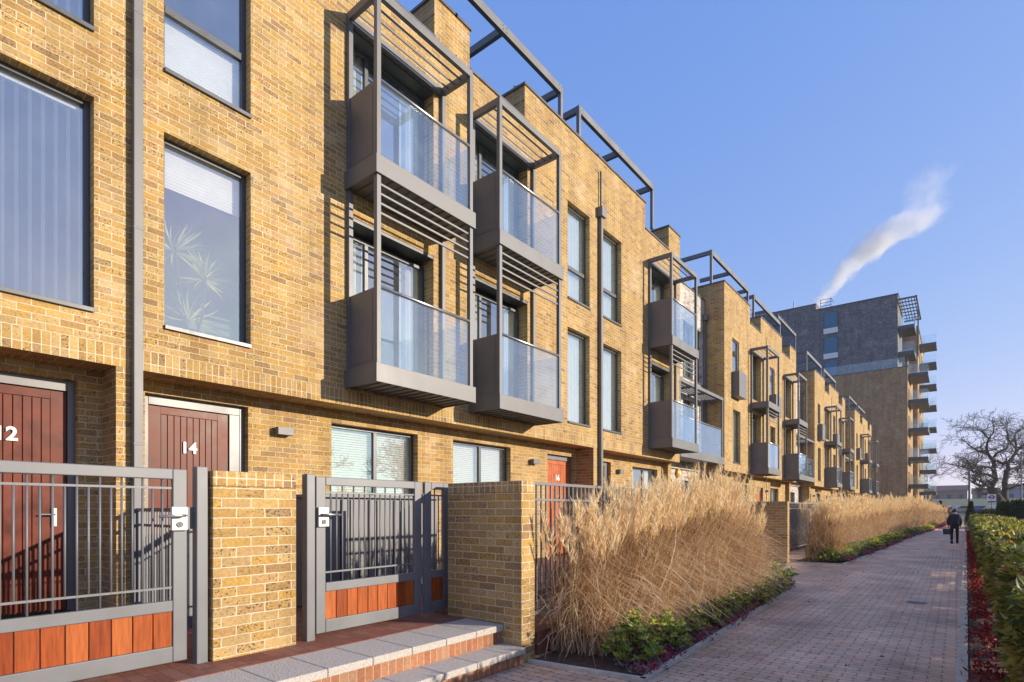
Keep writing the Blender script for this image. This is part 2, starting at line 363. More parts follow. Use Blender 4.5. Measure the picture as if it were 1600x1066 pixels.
def text_mesh(body, name, size, m, parent, loc, rot, extr=.006, offs=.0):
    c = bpy.data.curves.new(name, 'FONT'); c.body = body; c.size = size; c.extrude = extr; c.offset = offs; c.align_x = 'CENTER'; c.align_y = 'CENTER'
    o = bpy.data.objects.new('tmp', c); COL.objects.link(o); bpy.context.view_layer.update()
    me = bpy.data.meshes.new_from_object(o.evaluated_get(bpy.context.evaluated_depsgraph_get()))
    bpy.data.objects.remove(o); me.materials.clear(); me.materials.append(m); me.name = name
    ob = bpy.data.objects.new(name, me); COL.objects.link(ob); ob.rotation_euler = rot
    pw = Vector((0, 0, 0)); q = parent
    while q is not None: pw += q.location; q = q.parent
    ob.parent = parent; ob.location = Vector(loc)-pw
    return ob

# ------------------------------------------------------------ ground, paths, beds
g = MB()
def gz(y):
    if y < 85: return 0
    if y < 115: return .75*(y-85)/30
    if y < 160: return .75
    return .75+min(1, (y-160)/90)**1.2*4.6
ysr = [-60, 0, 20, 60, 85, 115, 122, 130, 145, 160, 168, 176, 186, 198, 212, 228, 250, 300, 450, 630]
for i in range(len(ysr)-1):
    for x0, x1 in ((-400, -60), (-60, 0), (0, 60), (60, 800)):
        a, b = ysr[i], ysr[i+1]; g.quad((x0, a, gz(a)-.012), (x1, a, gz(a)-.012), (x1, b, gz(b)-.012), (x0, b, gz(b)-.012))
mg, bb, n = mat('frosty_grass_ground', (.1, .14, .05), .95)
o = n.coord('Object'); n1 = n.noise(o, .35, 5., .6)[0]; n2 = n.noise(o, 6., 4.)[0]
n.l.new(n.mix(n2, n.ramp(n1, [(.3, (.05, .085, .03)), (.7, (.13, .17, .07))]), (.09, .11, .06)), bb.inputs['Base Color'])
setp(g.build('ground', mg), kind='structure')
road = MB(); 
for a, b in ((115, 122), (150, 160)): road.quad((-120, a, gz(a)+.004), (160, a, gz(a)+.004), (160, b, gz(b)+.004), (-120, b, gz(b)+.004))
setp(road.build('road', simple('asphalt', (.06, .06, .065), .85, 0, .15, 1.)), kind='structure')
path = MB()
pe = [(-5, 0.), (6, 0.), (47.5, .44), (104, .8)]
for (a, xa), (b, xb) in zip(pe[:-1], pe[1:]): path.quad((-9, a, .0), (xa, a, .0), (xb, b, .0), (-9, b, .0))
setp(path.build('path', M['pave']), kind='structure')
# front apron (raised entrance level behind the boundary)
ap = MB(); ap.box(-7.69, -4.02, -4, 4.25, .01, .35); ap.box(-7.69, -4.6, 4.25, 100, .01, .35); ap.box(-4.60, -3.34, 4.6, 12., .01, .24)
setp(ap.build('forecourt', M['redpave']), kind='structure')
# steps
st = T('entrance_steps', 'two shallow red brick steps with pale textured concrete slab treads', 'steps', (-3.6, 3, 0))
up = MB(); lo = MB(); y = 4.245
while y > -3:
    a = y-.393; up.box(-4.015, -3.50, a+.004, y, .285, .348); lo.box(-3.60, -3.22, a+.1, y+.096 if y < 4.2 else y, .105, .165); y = a
up.build('upper_tread', M['slab'], st, bevel=.008); lo.build('lower_tread', M['slab'], st, bevel=.008)
rs = MB(); rs.box(-4.01, -3.53, -4, 4.247, .01, .284); rs.build('upper_riser', M['riser'], st)
rs = MB(); rs.box(-3.52, -3.25, -4, 4.247, .008, .104); rs.build('lower_riser', M['riser'], st)
# beds with edging
bed1 = [(-3.24, 4.30), (-2.09, 4.45), (-2.39, 11.71), (-3.6, 11.9)]
bed2 = [(-3.62, 17.2), (-2.38, 17.26), (-2.07, 24.9), (-1.96, 30.1), (-1.79, 37.8), (-1.25, 50.5), (-.9, 62), (-.6, 80), (-.2, 100), (-3.6, 100), (-3.6, 60), (-3.62, 30)]
def bed(pts, name):
    b = MB(); b.poly([(x, y, .016) for x, y in pts]); setp(b.build(name, M['soil']), kind='structure')
bed(bed1, 'planting_bed'); bed(bed2, 'planting_bed')
bed3 = [(.02, 2.0), (.6, 2.0), (1.1, 60), (.70, 60), (.55, 47.5), (.03, 6)]; bed([(.09, 2.), (.7, 2.), (1.1, 60), (.60, 60), (.5, 47.5), (.09, 6)], 'planting_bed')
def kerb(pts, name, w=.055, h=.03, label=None):
    b = MB()
    for (x0, y0), (x1, y1) in zip(pts[:-1], pts[1:]):
        L = math.hypot(x1-x0, y1-y0); k = max(1, round(L/.9)); dx, dy = (x1-x0)/L, (y1-y0)/L; nx, ny = -dy*w, dx*w
        for i in range(k):
            t0, t1 = i/k*L+.003, (i+1)/k*L-.003
            A = (x0+dx*t0, y0+dy*t0); B = (x0+dx*t1, y0+dy*t1)
            b.extr([A, B, (B[0]+nx, B[1]+ny), (A[0]+nx, A[1]+ny)], 'z', -.02, h)
    return setp(b.build(name, M['kerb']), kind='structure')
kerb(bed1[:3]+[bed1[3]], 'kerb'); kerb(bed2[:9], 'kerb'); kerb([(.43, 47.5), (-.01, 6.1), (-.02, -2)], 'kerb', .085)
dr = T('drain_cover', 'small oval metal gully grate in the block paving', 'drain', (-.5, 10.97, .004))
d = MB(); d.lathe((-.5, 10.97, .003), [(.0, .006), (.13, .006), (.145, 0)], 20); d.build('rim', M['coping'], dr)
d = MB()
for i in range(-4, 5): d.box(-.5+i*.024-.006, -.5+i*.024+.006, 10.88, 11.06, .009, .013)
d.build('grate', M['frame'], dr)

# ------------------------------------------------------------ house parts
FX, GX = -7.2, -7.7          # upper facade plane, ground floor plane
SOF = 3.06
def bld(mb, name, m, par, **k): return mb.build(name, m, par, **k)

def window(par, X, y0, y1, z0, z1, dep=.13, mull=(), tran=(), fill=None, frame='frame', fillz=None, sill=True):
    """frame + pane + sill set back dep behind wall plane X; fill: blind / half / vertical / curtain"""
    w = .055; x = X-dep; f = MB()
    f.box(x-.06, x, y0, y0+w, z0, z1); f.box(x-.06, x, y1-w, y1, z0, z1)
    f.box(x-.061, x+.001, y0+w, y1-w, z0, z0+w); f.box(x-.061, x+.001, y0+w, y1-w, z1-w, z1)
    for q in mull: f.box(x-.06, x+.003, q-.035, q+.035, z0+w, z1-w)
    for q in tran: f.box(x-.062, x+.005, y0+w, y1-w, q-.045, q+.045)
    fr = bld(f, 'window', M[frame], par, bevel=.004)
    p = MB(); p.quad((x-.03, y0+.03, z0+.03), (x-.03, y1-.03, z0+.03), (x-.03, y1-.03, z1-.03), (x-.03, y0+.03, z1-.03)); bld(p, 'pane', M['glass'], fr)
    if sill:
        s = MB(); s.box(x-.02, X+.035, y0+.003, y1-.003, z0-.035, z0+.012); bld(s, 'sill', M['frame'], fr, bevel=.003)
    if fill:
        b = MB(); bx = x-.11
        if fill == 'curtain':
            for (a, c) in ((y0, y0+(y1-y0)*.30), (y1-(y1-y0)*.28, y1)):
                k = max(4, int((c-a)/.05)); pts = [(bx-.03*(i % 2), a+(c-a)*i/k) for i in range(k+1)]
                for q0, q1 in zip(pts[:-1], pts[1:]): b.quad((q0[0], q0[1], z0), (q1[0], q1[1], z0), (q1[0], q1[1], z1), (q0[0], q0[1], z1))
            bld(b, 'curtain', M['curtain'], fr)
        elif fill == 'full':
            k = max(6, int((y1-y0)/.07)); pts = [(bx-.035*(i % 2), y0+(y1-y0)*i/k) for i in range(k+1)]
            for q0, q1 in zip(pts[:-1], pts[1:]): b.quad((q0[0], q0[1], z0), (q1[0], q1[1], z0), (q1[0], q1[1], z1), (q0[0], q0[1], z1))
            bld(b, 'curtain', M['curtain'], fr)
        elif fill == 'vertical':
            k = int((y1-y0)/.105)
            for i in range(k+1):
                c = y0+.05+i*.105; b.quad((bx-.012, c-.012, z0+.04), (bx+.035, c+.012, z0+.04), (bx+.035, c+.012, z1-.05), (bx-.012, c-.012, z1-.05))
            b.box(bx-.02, bx+.03, y0, y1, z1-.1, z1-.05); bld(b, 'vertical_blind', M['blind'], fr)
        elif fill == 'pleat':
            za, zb_ = fillz; z = za
            while z < zb_: b.quad((bx, y0+.03, z), (bx, y1-.03, z), (bx-.008, y1-.03, z+.02), (bx-.008, y0+.03, z+.02)); b.quad((bx-.008, y0+.03, z+.02), (bx-.008, y1-.03, z+.02), (bx, y1-.03, z+.04), (bx, y0+.03, z+.04)); z += .04
            bld(b, 'blind', M['blind'], fr)
        else:
            za, zb_ = fillz; z = za
            while z < zb_: b.quad((bx+.012, y0+.04, z), (bx+.012, y1-.04, z), (bx-.012, y1-.04, z+.038), (bx-.012, y0+.04, z+.038)); z += .040
            bld(b, 'blind', M['blind'], fr)
    return fr

def headliner(par, y0, y1, zt, X=FX):
    b = MB(); b.box(X-.29, X-.01, y0+.002, y1-.002, zt-.05, zt-.002); b.box(X-.135, X-.01, y0+.003, y0+.03, zt-2.3, zt-.051); bld(b, 'opening_lining', M['frame'], par)

def door(par, X, y0, y1, z0, z1, number=None, mt='door', side=.0, dep=.1):
    x = X-dep; f = MB(); w = .07
    f.box(x-.07, x, y0, y0+w, z0, z1); f.box(x-.07, x, y1-w, y1, z0, z1); f.box(x-.071, x+.001, y0+w, y1-w, z1-.12, z1)
    if side: f.box(x-.065, x-.004, y1-w-side, y1-w, z0, z1-.12)
    fr = bld(f, 'door_frame', M['metal_lt'], par, bevel=.004)
    a, b = y0+w+.006, y1-w-side-.006; d = MB(); d.box(x-.09, x-.045, a, b, z0+.02, z1-.128)
    st_ = .14; k = max(5, int((b-a-2*st_)/.075)); pw = (b-a-2*st_)/k
    d.box(x-.046, x-.028, a, a+st_, z0+.02, z1-.128); d.box(x-.046, x-.028, b-st_, b, z0+.02, z1-.128); d.box(x-.0461, x-.0281, a+st_, b-st_, z1-.22, z1-.128)
    for i in range(k): d.box(x-.045, x-.031, a+st_+i*pw+.004, a+st_+(i+1)*pw-.004, z0+.03, z1-.224)
    lf = bld(d, 'door', M[mt], par, bevel=.002)
    h = MB(); h.box(x-.02, x+.0, b-.13, b-.09, z0+.95, z0+1.15); h.tube([(x+.02, b-.11, z0+1.08), (x+.03, b-.12, z0+1.08), (x+.03, b-.23, z0+1.08)], .009); bld(h, 'door_handle', M['steel'], lf)
    if number: text_mesh(number, 'house_number', .20, M['white'], lf, (x-.018, (a+b)/2-.02, z0+1.93), (R(90), 0, R(90)), .008, .006)
    return fr

def lamp(par, X, y, z):
    l = MB(); l.box(X+.03, X+.13, y-.12, y+.12, z-.055, z+.055); l.box(X, X+.03, y-.05, y+.05, z-.05, z+.05); bld(l, 'wall_lamp', M['metal'], par, bevel=.004)

def balcony(par, X, y0, y1, zb, levels, P=.77, rail=True, glassfloor=(True, True), juliet=False):
    """stacked projecting steel balconies; levels = list of (fascia bottom z); last entry is the top frame z"""
    x1 = X+P; q = .035; pw = .075
    fr = MB()
    for i, z in enumerate(levels[:-1]):
        # tray: front fascia, two sides, underside panels
        fr.box(x1-.02, x1, y0, y1, z, z+.27); fr.box(X, x1-.02, y0, y0+.02, z, z+.27); fr.box(X, x1-.02, y1-.02, y1, z, z+.27)
        fr.box(X, x1-.02, y0+.02, y1-.02, z+.03, z+.055)
        for k in range(1, 12): fr.box(X+.02, x1-.04, y0+k*(y1-y0)/12-.012, y0+k*(y1-y0)/12+.012, z+.008, z+.03)
        zt = levels[i+1]+(0. if i < len(levels)-2 else .1)
        for yy in (y0+q, y1-q-pw):
            fr.box(x1-q-pw, x1-q, yy, yy+pw, z+.27, levels[i+1]); fr.box(X+.004, X+.07, yy, yy+pw, z+.27, levels[i+1])
    z = levels[-1]
    for a in (y0+q, y1-q-pw): fr.box(X, x1-q-pw, a, a+pw, z, z+.12)
    fr.box(x1-q-pw, x1-q, y0+q, y1-q, z+.001, z+.121); fr.box(X+.004, X+.07, y0+q+pw, y1-q-pw, z-.02, z+.10)
    f = bld(fr, 'balcony', M['metal'], par, bevel=.004)
    s = MB()
    for k in range(3): xx = X+.19+k*.155; s.box(xx, xx+.014, y0+q+pw, y1-q-pw, z+.03, z+.062)
    bld(s, 'canopy_louvre', M['metal'], f); s = MB()
    for zz in levels[1:-1]:
        for k in range(4): s.box(x1-q-.055, x1-q-.03, y0+q+pw, y1-q-pw, zz-.12-k*.138, zz-.09-k*.138)
    bld(s, 'louvre', M['metal'], f)
    for i, zz in enumerate(levels[:-1]):
        if juliet and i > 0: continue
        zt = zz+1.38
        p = MB(); ya = y0+q+.02
        p.box(X+.07, x1-q-pw, ya, ya+.03, zz+.27, zt); p.box(X+.12, x1-q-pw-.05, ya-.004, ya, zz+.34, zt-.06); bld(p, 'side_panel', M['metal'], f)
        p = MB(); ya = y1-q-.05
        p.box(X+.07, x1-q-pw, ya, ya+.012, zz+.27, zt); bld(p, 'side_glass', M['balglass'], f)
        g_ = MB(); xx = x1-q-.03; ym = (y0+y1)/2
        g_.box(xx-.006, xx+.006, y0+q+pw+.02, ym-.006, zz+.22, zt-.03); bld(g_, 'glass_panel', M['balglass'], f); g_ = MB(); g_.box(xx-.006, xx+.006, ym+.006, y1-q-pw-.02, zz+.22, zt-.03); bld(g_, 'glass_panel', M['balglass'], f)
        h = MB(); h.tube([(xx+.01, y0+q+pw, zt), (xx+.01, y1-q-pw, zt)], .026, 10); bld(h, 'handrail', M['steel'], f, smooth=True)
    return f

def pergola(par, y0, y1, zt=11.93, X=-7.6, L=1.4, posts=(0, 1), zb=(10.5, 10.5)):
    p = MB(); w = .1
    p.box(X-w, X, y0, y1, zt-.19, zt)
    for a in (y0, (y0+y1)/2-w/2, y1-w): p.box(X-L, X-w, a, a+w, zt-.17, zt-.01)
    for i, a in enumerate((y0, y1-w)):
        if i in posts: p.box(X-w+.004, X-.004, a+.004, a+w-.004, zb[i], zt-.19)
    for a in ((y0+y1)/2, y1-.12, y0+.12):
        for dz in (.05, .14):
            for dy in (-.06, .06): p.box(X, X+.012, a+dy-.012, a+dy+.012, zt-dz-.012, zt-dz+.012)
    return bld(p, 'roof_pergola', M['metal'], par, bevel=.004)

def house(name, label, y0, y1, holes_up, holes_gf, soff=True, high=(), fin=(), brick='brick', X=FX, G=GX, ztop=9.79, sof=SOF, group='terraced houses of yellow brick', D=.3, ends=(False, False)):
    t = T(name, label, 'house', (X, (y0+y1)/2, 0), group)
    mts = [M[brick], M['soldier'] if brick == 'brick' else M[brick]]
    w = MB(); wall(w, X, D, y0, y1, sof, ztop, holes_up, lambda z: 1 if z < sof+.225 else 0, (sof+.225,))
    w.quad((X-.9, y0, sof+.004), (X-.9, y1, sof+.004), (X-D, y1, sof+.004), (X-D, y0, sof+.004))
    for (a, b) in fin: w.box(G-.02, X-.002, a, b, .35, sof)
    bld(w, 'upper_wall', mts, t)
    w = MB(); wall(w, G, .25, y0, y1, .30, sof+.02, holes_gf); bld(w, 'ground_wall', mts, t)
    r = MB(); r.box(-12, X-D-.005, y0+.002, y1-.002, 9.3, 9.5); r.box(-12, X-D-.01, y0+.003, y1-.003, 6.30, 6.42); r.box(-12, X-D-.01, y0+.003, y1-.003, sof+.01, sof+.2)
    r.box(-12, -11.8, y0+.004, y1-.004, .3, 9.3); bld(r, 'floors', M['room'], t)
    rm = MB(); rm.box(-10.6, -10.5, y0+.01, y1-.01, .31, 9.29); rm.box(-10.5, X-D-.6, y0+.01, y0+.06, sof+.21, 9.29); rm.box(-10.5, X-D-.6, y1-.06, y1-.01, sof+.21, 9.29); bld(rm, 'inner_wall', M['room'], t)
    c = MB(); segs = []; yy = y0
    for (a, b) in sorted(high):
        if a > yy: segs.append((yy, a))
        yy = b
    if yy < y1: segs.append((yy, y1))
    for (a, b) in segs: c.box(X-D-.03, X+.03, a, b, ztop, ztop+.045)
    for (a, b) in high:
        hb = MB(); hb.box(X-.62, X, a, b, ztop+.001, 10.55); bld(hb, 'raised_parapet', M[brick], t); c.box(X-.65, X+.03, a-.03, b+.03, 10.55, 10.60)
    bld(c, 'coping', M['coping'], t, bevel=.004)
    for k, e in enumerate(ends):
        if e:
            s = MB(); a = y0 if k == 0 else y1
            ya, yb = (a+.001, a+.25) if k == 0 else (a-.25, a-.001)
            s.box(-12, X-D+.0-.001, ya, yb, .0, ztop); s.box(X-D-1.6, X-.62, ya, yb, ztop, ztop+.001+0.0) if False else None
            bld(s, 'side_wall', M[brick], t)
    return t

def downpipe(par, y, X=FX, z1=9.1, hopper=True, z0=.35):
    p = MB()
    if z1 == 9.75:
        p.box(X, X+.02, y-.02, y+.02, z0, z1); bld(p, 'movement_joint', M['coping'], par); return
    p.box(X+.02, X+.10, y-.045, y+.045, z0, z1)
    for z in (2.2, 4.6, 7.0): p.box(X, X+.103, y-.049, y+.049, z, z+.03)
    if hopper: p.box(X+.0, X+.16, y-.11, y+.11, z1, z1+.25); p.box(X+.03, X+.08, y-.012, y+.012, z1+.25, z1+1.2)
    bld(p, 'downpipe', M['metal'], par, bevel=.004)

# ---- house 12
H = house('terraced_house', 'yellow brick house with red door number 12 at the left edge', -3.6, 2.2,
  [(.80, 1.86, 3.62, 5.89), (.80, 1.86, 6.61, 8.88)], [(.70, 1.84, .3, 2.93), (-2.4, -.6, 1.25, 2.86)], high=((-3.6, -1.),), fin=((2.06, 2.198),))
window(H, FX, .80, 1.86, 3.62, 5.89, fill='vertical'); window(H, FX, .80, 1.86, 6.61, 8.88, fill='vertical', tran=(7.5,))
window(H, GX, -2.4, -.6, 1.25, 2.86, mull=(-1.5,))
door(H, GX, .70, 1.84, .35, 2.93, '12')
# ---- house 14
H = house('terraced_house', 'yellow brick house with red door number 14 beside the tall downpipe', 2.2, 7.35,
  [(2.53, 3.55, 3.62, 5.88), (2.53, 3.55, 6.61, 8.88), (5.10, 6.80, 3.50, 5.95), (5.10, 6.80, 6.50, 8.84)],
  [(2.50, 3.76, .3, 2.91), (5.08, 6.88, 1.25, 2.86)], high=((2.2, 5.0), (6.82, 7.349)), fin=((2.202, 2.28),))
window(H, FX, 2.53, 3.55, 3.62, 5.88, fill='pleat', fillz=(5.36, 5.84)); window(H, FX, 2.53, 3.55, 6.61, 8.88, tran=(7.42,), fill='pleat', fillz=(6.66, 7.38))
for z in (3.50, 6.50): window(H, FX-.14, 5.10, 6.80, z, z+2.30, dep=.10, mull=(5.55, ), fill='curtain', sill=False)
window(H, GX, 5.08, 6.88, 1.25, 2.86, mull=(6.02,), fill='half', fillz=(1.3, 2.8)); door(H, GX, 2.50, 3.76, .35, 2.91, '14', side=.14); lamp(H, GX, 4.25, 2.62)
[headliner(H, 5.10, 6.80, z) for z in (5.95, 8.84)]
balcony(H, FX, 4.97, 7.06, 0, [3.31, 6.29, 8.86]); downpipe(H, 2.245, z1=11., hopper=False)
# ---- house 16
H = house('terraced_house', 'yellow brick house with orange red door number 16 and a balcony stack', 7.35, 12.5,
  [(7.86, 9.55, 3.50, 5.95), (7.86, 9.55, 6.50, 8.84), (11.12, 12.14, 3.58, 5.83), (11.12, 12.14, 6.53, 8.83)],
  [(11., 12.22, .3, 2.84), (7.79, 9.59, 1.25, 2.86)], high=((7.351, 7.73), (9.45, 12.5)), fin=((12.33, 12.498),))
for z in (3.50, 6.50): window(H, FX-.14, 7.86, 9.55, z, z+2.30, dep=.10, mull=(8.3,), fill='curtain', sill=False)
window(H, FX, 11.12, 12.14, 3.58, 5.83, fill='full'); window(H, FX, 11.12, 12.14, 6.53, 8.83, tran=(7.35,), fill='full')
window(H, GX, 7.79, 9.59, 1.25, 2.86, mull=(8.72,), fill='half', fillz=(1.3, 2.8)); door(H, GX, 11., 12.22, .35, 2.84, '16', mt='door_lit'); lamp(H, GX, 10.4, 2.60)
[headliner(H, 7.86, 9.55, z) for z in (5.95, 8.84)]
balcony(H, FX, 7.70, 9.78, 0, [3.31, 6.29, 8.86]); pergola(H, 7.0, 11.54)
# ---- house 18
H = house('terraced_house', 'yellow brick house right of the downpipe with a box hopper', 12.5, 17.95,
  [(12.80, 13.83, 3.58, 5.83), (12.80, 13.83, 6.53, 8.83), (15.62, 17.2, 3.50, 5.95), (15.62, 17.2, 6.50, 8.84)],
  [(12.95, 14.15, .3, 2.84), (15.5, 17.3, 1.25, 2.80)], high=((12.5, 15.32), (17.05, 17.95)), fin=((12.502, 12.70),), ends=(False, True))
window(H, FX, 12.80, 13.83, 3.58, 5.83, fill='full'); window(H, FX, 12.80, 13.83, 6.53, 8.83, tran=(7.35,), fill='full')
for z in (3.50, 6.50): window(H, FX-.14, 15.62, 17.2, z, z+2.30, dep=.10, mull=(16.0,), fill='curtain', sill=False)
window(H, GX, 15.5, 17.3, 1.25, 2.80, mull=(16.5,), fill='curtain'); door(H, GX, 12.95, 14.15, .35, 2.84, None, mt='door_lit', side=.12); lamp(H, GX, 14.6, 2.60)
[headliner(H, 15.62, 17.2, z) for z in (5.95, 8.84)]
balcony(H, FX, 15.50, 17.60, 0, [3.31, 6.29, 8.86]); pergola(H, 12.29, 16.83); downpipe(H, 12.6, z1=8.98)

def roofglass(par, y0, y1, X=-7.62, z0=9.6):
    g_ = MB(); g_.box(X-.006, X+.006, y0, y1, z0, z0+1.35); bld(g_, 'roof_glass', M['balglass'], par)
    h = MB(); h.box(X-.02, X+.02, y0, y1, z0+1.35, z0+1.39); bld(h, 'roof_handrail', M['metal'], par)

def white_house(ya, yb, lab):
    X = -8.0; H = house('terraced_house', lab, ya, yb,
      [(ya+2.3, ya+3.3, 6.50, 8.6), (yb-.85, yb-.25, 6.50, 8.6), (ya+2.3, ya+3.3, 3.5, 5.7)], [(ya+.75, ya+1.5, .3, 2.6), (ya+2.7, ya+4., 1.25, 2.6)],
      brick='whitebrick', X=X, G=X-.1, sof=3.0, ztop=9.95, group='recessed pale brick houses', D=.28)
    window(H, X, ya+2.3, ya+3.3, 6.50, 8.6, fill='curtain'); window(H, X, yb-.85, yb-.25, 6.50, 8.6); window(H, X, ya+2.3, ya+3.3, 3.5, 5.7, fill='curtain')
    door(H, X-.1, ya+.75, ya+1.5, .35, 2.6, None); window(H, X-.1, ya+2.7, ya+4., 1.25, 2.6, fill='curtain', mull=(ya+3.3,)); lamp(H, X-.1, ya+1.9, 2.35)
    # wide first floor balcony
    y0, y1 = ya+.02, yb-.03; x1 = FX; b = MB()
    b.box(X, x1, y0, y1, 3.28, 3.34); b.box(x1-.02, x1+.02, y0, y1, 3.27, 3.55)
    for yy in (y0+.05, y1-.12): b.box(x1-.09, x1-.02, yy, yy+.07, 3.55, 5.80)
    b.box(x1-.09, x1-.02, y0, y1, 5.8, 5.92); b.box(X, x1-.09, y1-.1, y1-.02, 5.8, 5.92); b.box(X, x1-.09, y0+.05, y0+.12, 5.8, 5.92)
    for yy in (ya+1.4, ya+2.8): b.box(X, x1-.09, yy, yy+.06, 5.81, 5.91)
    f = bld(b, 'balcony', M['metal'], H, bevel=.004)
    s = MB()
    for k in range(5): s.box(X+.1+k*.12, X+.13+k*.12, y0+.12, y1-.12, 5.83, 5.88)
    bld(s, 'louvre', M['metal'], f)
    g_ = MB(); k = 3
    for i in range(k): g_.box(x1-.06, x1-.048, y0+.13+i*(y1-y0-.26)/k+.006, y0+.13+(i+1)*(y1-y0-.26)/k-.006, 3.56, 4.62)
    bld(g_, 'glass_panel', M['balglass'], f)
    h = MB(); h.tube([(x1-.054, y0+.1, 4.66), (x1-.054, y1-.1, 4.66)], .022, 10); bld(h, 'handrail', M['steel'], f, smooth=True)
    roofglass(H, ya+.3, yb-.02, X-.35, 9.75)
    p = MB(); p.box(X+.0, X+.1, yb-.14, yb-.04, 3.4, 9.1); p.box(X, X+.18, yb-.22, yb-.02, 9.1, 9.35); p.box(X-.09, X-.01, yb-.14, yb-.04, .35, 2.98); bld(p, 'downpipe', M['metal'], H, bevel=.004)
    return H
WH = white_house(17.96, 22.49, 'pale mottled brick house recessed behind a wide low balcony, nearest of its kind')
ab = T('alarm_box', 'small yellow alarm box on the pale brick wall', 'alarm', (-8.1, 19.93, 2.94))
a = MB(); a.lathe((0, 0, 0), [(.05, 0), (.15, .01), (.17, .05), (.15, .10), (.04, .115)], 20)
a.v = [(-8.1+z, 19.93+x, 2.84+y) for x, y, z in a.v]; a.build('case', simple('yellow_plastic', (.75, .42, .03), .4), ab, smooth=True)
a = MB(); a.lathe((0, 0, 0), [(.0, 0), (.075, .004), (.07, .012)], 16); a.v = [(-7.985+z, 19.93+x, 2.84+y) for x, y, z in a.v]; a.build('lens', M['white'], ab)

labs = [('yellow brick house with a metal box window beside the white recessed house', 'yellow brick house sharing the far half of the second terrace block'),
        ('yellow brick house at the near corner of the third terrace block', 'yellow brick house at the far half of the third terrace block'),
        ('yellow brick house at the near corner of the last terrace block by the tower', 'yellow brick house ending the row against the dark tower')]
wl = ['pale brick house recessed between the second and third blocks', 'pale brick house recessed between the third and last blocks']
def boxwin(H, y0, y1, fill):
    window(H, FX, y0, y1, 7.23, 8.56, dep=.05, fill=fill, sill=False)
    b = MB(); b.box(FX, FX+.30, y0-.03, y1+.03, 6.12, 7.16); bld(b, 'window_box', M['metal_lt'], H, bevel=.006)
for bi, Y in enumerate((22.5, 40.45, 58.6)):
    H = house('terraced_house', labs[bi][0], Y, Y+6.3,
      [(Y+1., Y+1.9, 7.23, 8.56), (Y+1.1, Y+2.1, 3.45, 5.64), (Y+3.8, Y+5.3, 3.5, 5.95), (Y+3.8, Y+5.3, 6.5, 8.7)],
      [(Y+.6, Y+1.6, .3, 2.6), (Y+3.2, Y+4.85, 1.2, 2.66)], high=((Y, Y+3.5), (Y+5.25, Y+6.299)), ends=(True, False))
    s = MB(); s.box(-9.6, FX-.621, Y+.001, Y+.24, 9.79, 10.55); bld(s, 'side_parapet', M['brick'], H)
    s = MB(); s.box(-9.62, FX-.66, Y-.03, Y+.27, 10.551, 10.60); bld(s, 'side_coping', M['coping'], H)
    boxwin(H, Y+1., Y+1.9, None); window(H, FX, Y+1.1, Y+2.1, 3.45, 5.64, fill='full')
    for z in (3.50, 6.50): window(H, FX-.14, Y+3.8, Y+5.3, z, z+2.2, dep=.1, mull=(Y+4.3,), fill='curtain', sill=False)
    window(H, GX, Y+3.2, Y+4.85, 1.2, 2.66, mull=(Y+4.,), fill='curtain'); door(H, GX, Y+.6, Y+1.6, .35, 2.6, None); lamp(H, GX, Y+2.3, 2.45)
    balcony(H, FX, Y+3.55, Y+5.65, 0, [3.08, 6.0, 8.58], juliet=True); pergola(H, Y-.25, Y+4.8, 11.84); roofglass(H, Y+3.4, Y+5.3)
    downpipe(H, Y+6.2, z1=9.75, hopper=False)
    e = Y+12.6; H = house('terraced_house', labs[bi][1], Y+6.3, e,
      [(Y+6.9, Y+7.8, 7.23, 8.56), (Y+6.95, Y+7.95, 3.45, 5.64), (Y+9.9, Y+11.4, 3.5, 5.95), (Y+9.9, Y+11.4, 6.5, 8.7)],
      [(Y+6.5, Y+7.6, .3, 2.6), (Y+9.0, Y+10.7, 1.2, 2.64)], high=((Y+6.3, Y+9.3), (Y+11.1, e)), ends=(False, True))
    boxwin(H, Y+6.9, Y+7.8, None); window(H, FX, Y+6.95, Y+7.95, 3.45, 5.64)
    for z in (3.50, 6.50): window(H, FX-.14, Y+9.9, Y+11.4, z, z+2.2, dep=.1, mull=(Y+10.4,), fill='curtain', sill=False)
    window(H, GX, Y+9., Y+10.7, 1.2, 2.64, mull=(Y+9.8,), fill='curtain'); door(H, GX, Y+6.5, Y+7.6, .35, 2.6, None, mt='door_lit'); lamp(H, GX, Y+8.2, 2.45)
    balcony(H, FX, Y+9.65, Y+11.75, 0, [3.08, 6.0, 8.58], juliet=True); pergola(H, Y+5.65, Y+10.8, 11.84); roofglass(H, Y+9.2, Y+11.1)
    WH = None
    if bi < 2: WH = white_house(Y+12.61, Y+17.92 if bi == 0 else Y+18.12, wl[bi])

    if bi == 0:
        p = MB(); ya, yb = Y+13.0, Y+17.4
        for k in range(9): p.box(-10.4, -8.2, ya+k*(yb-ya)/8-.04, ya+k*(yb-ya)/8+.04, 12.95, 13.07)
        p.box(-8.28, -8.2, ya-.1, yb+.1, 12.8, 12.945); p.box(-10.4, -10.32, ya-.1, yb+.1, 12.8, 12.945)
        for yy in (ya, yb): p.box(-8.28, -8.2, yy-.04, yy+.04, 9.5, 12.8); p.box(-10.4, -10.32, yy-.04, yy+.04, 9.5, 12.8)
        bld(p, 'roof_pergola', M['metal'], WH, bevel=.004)

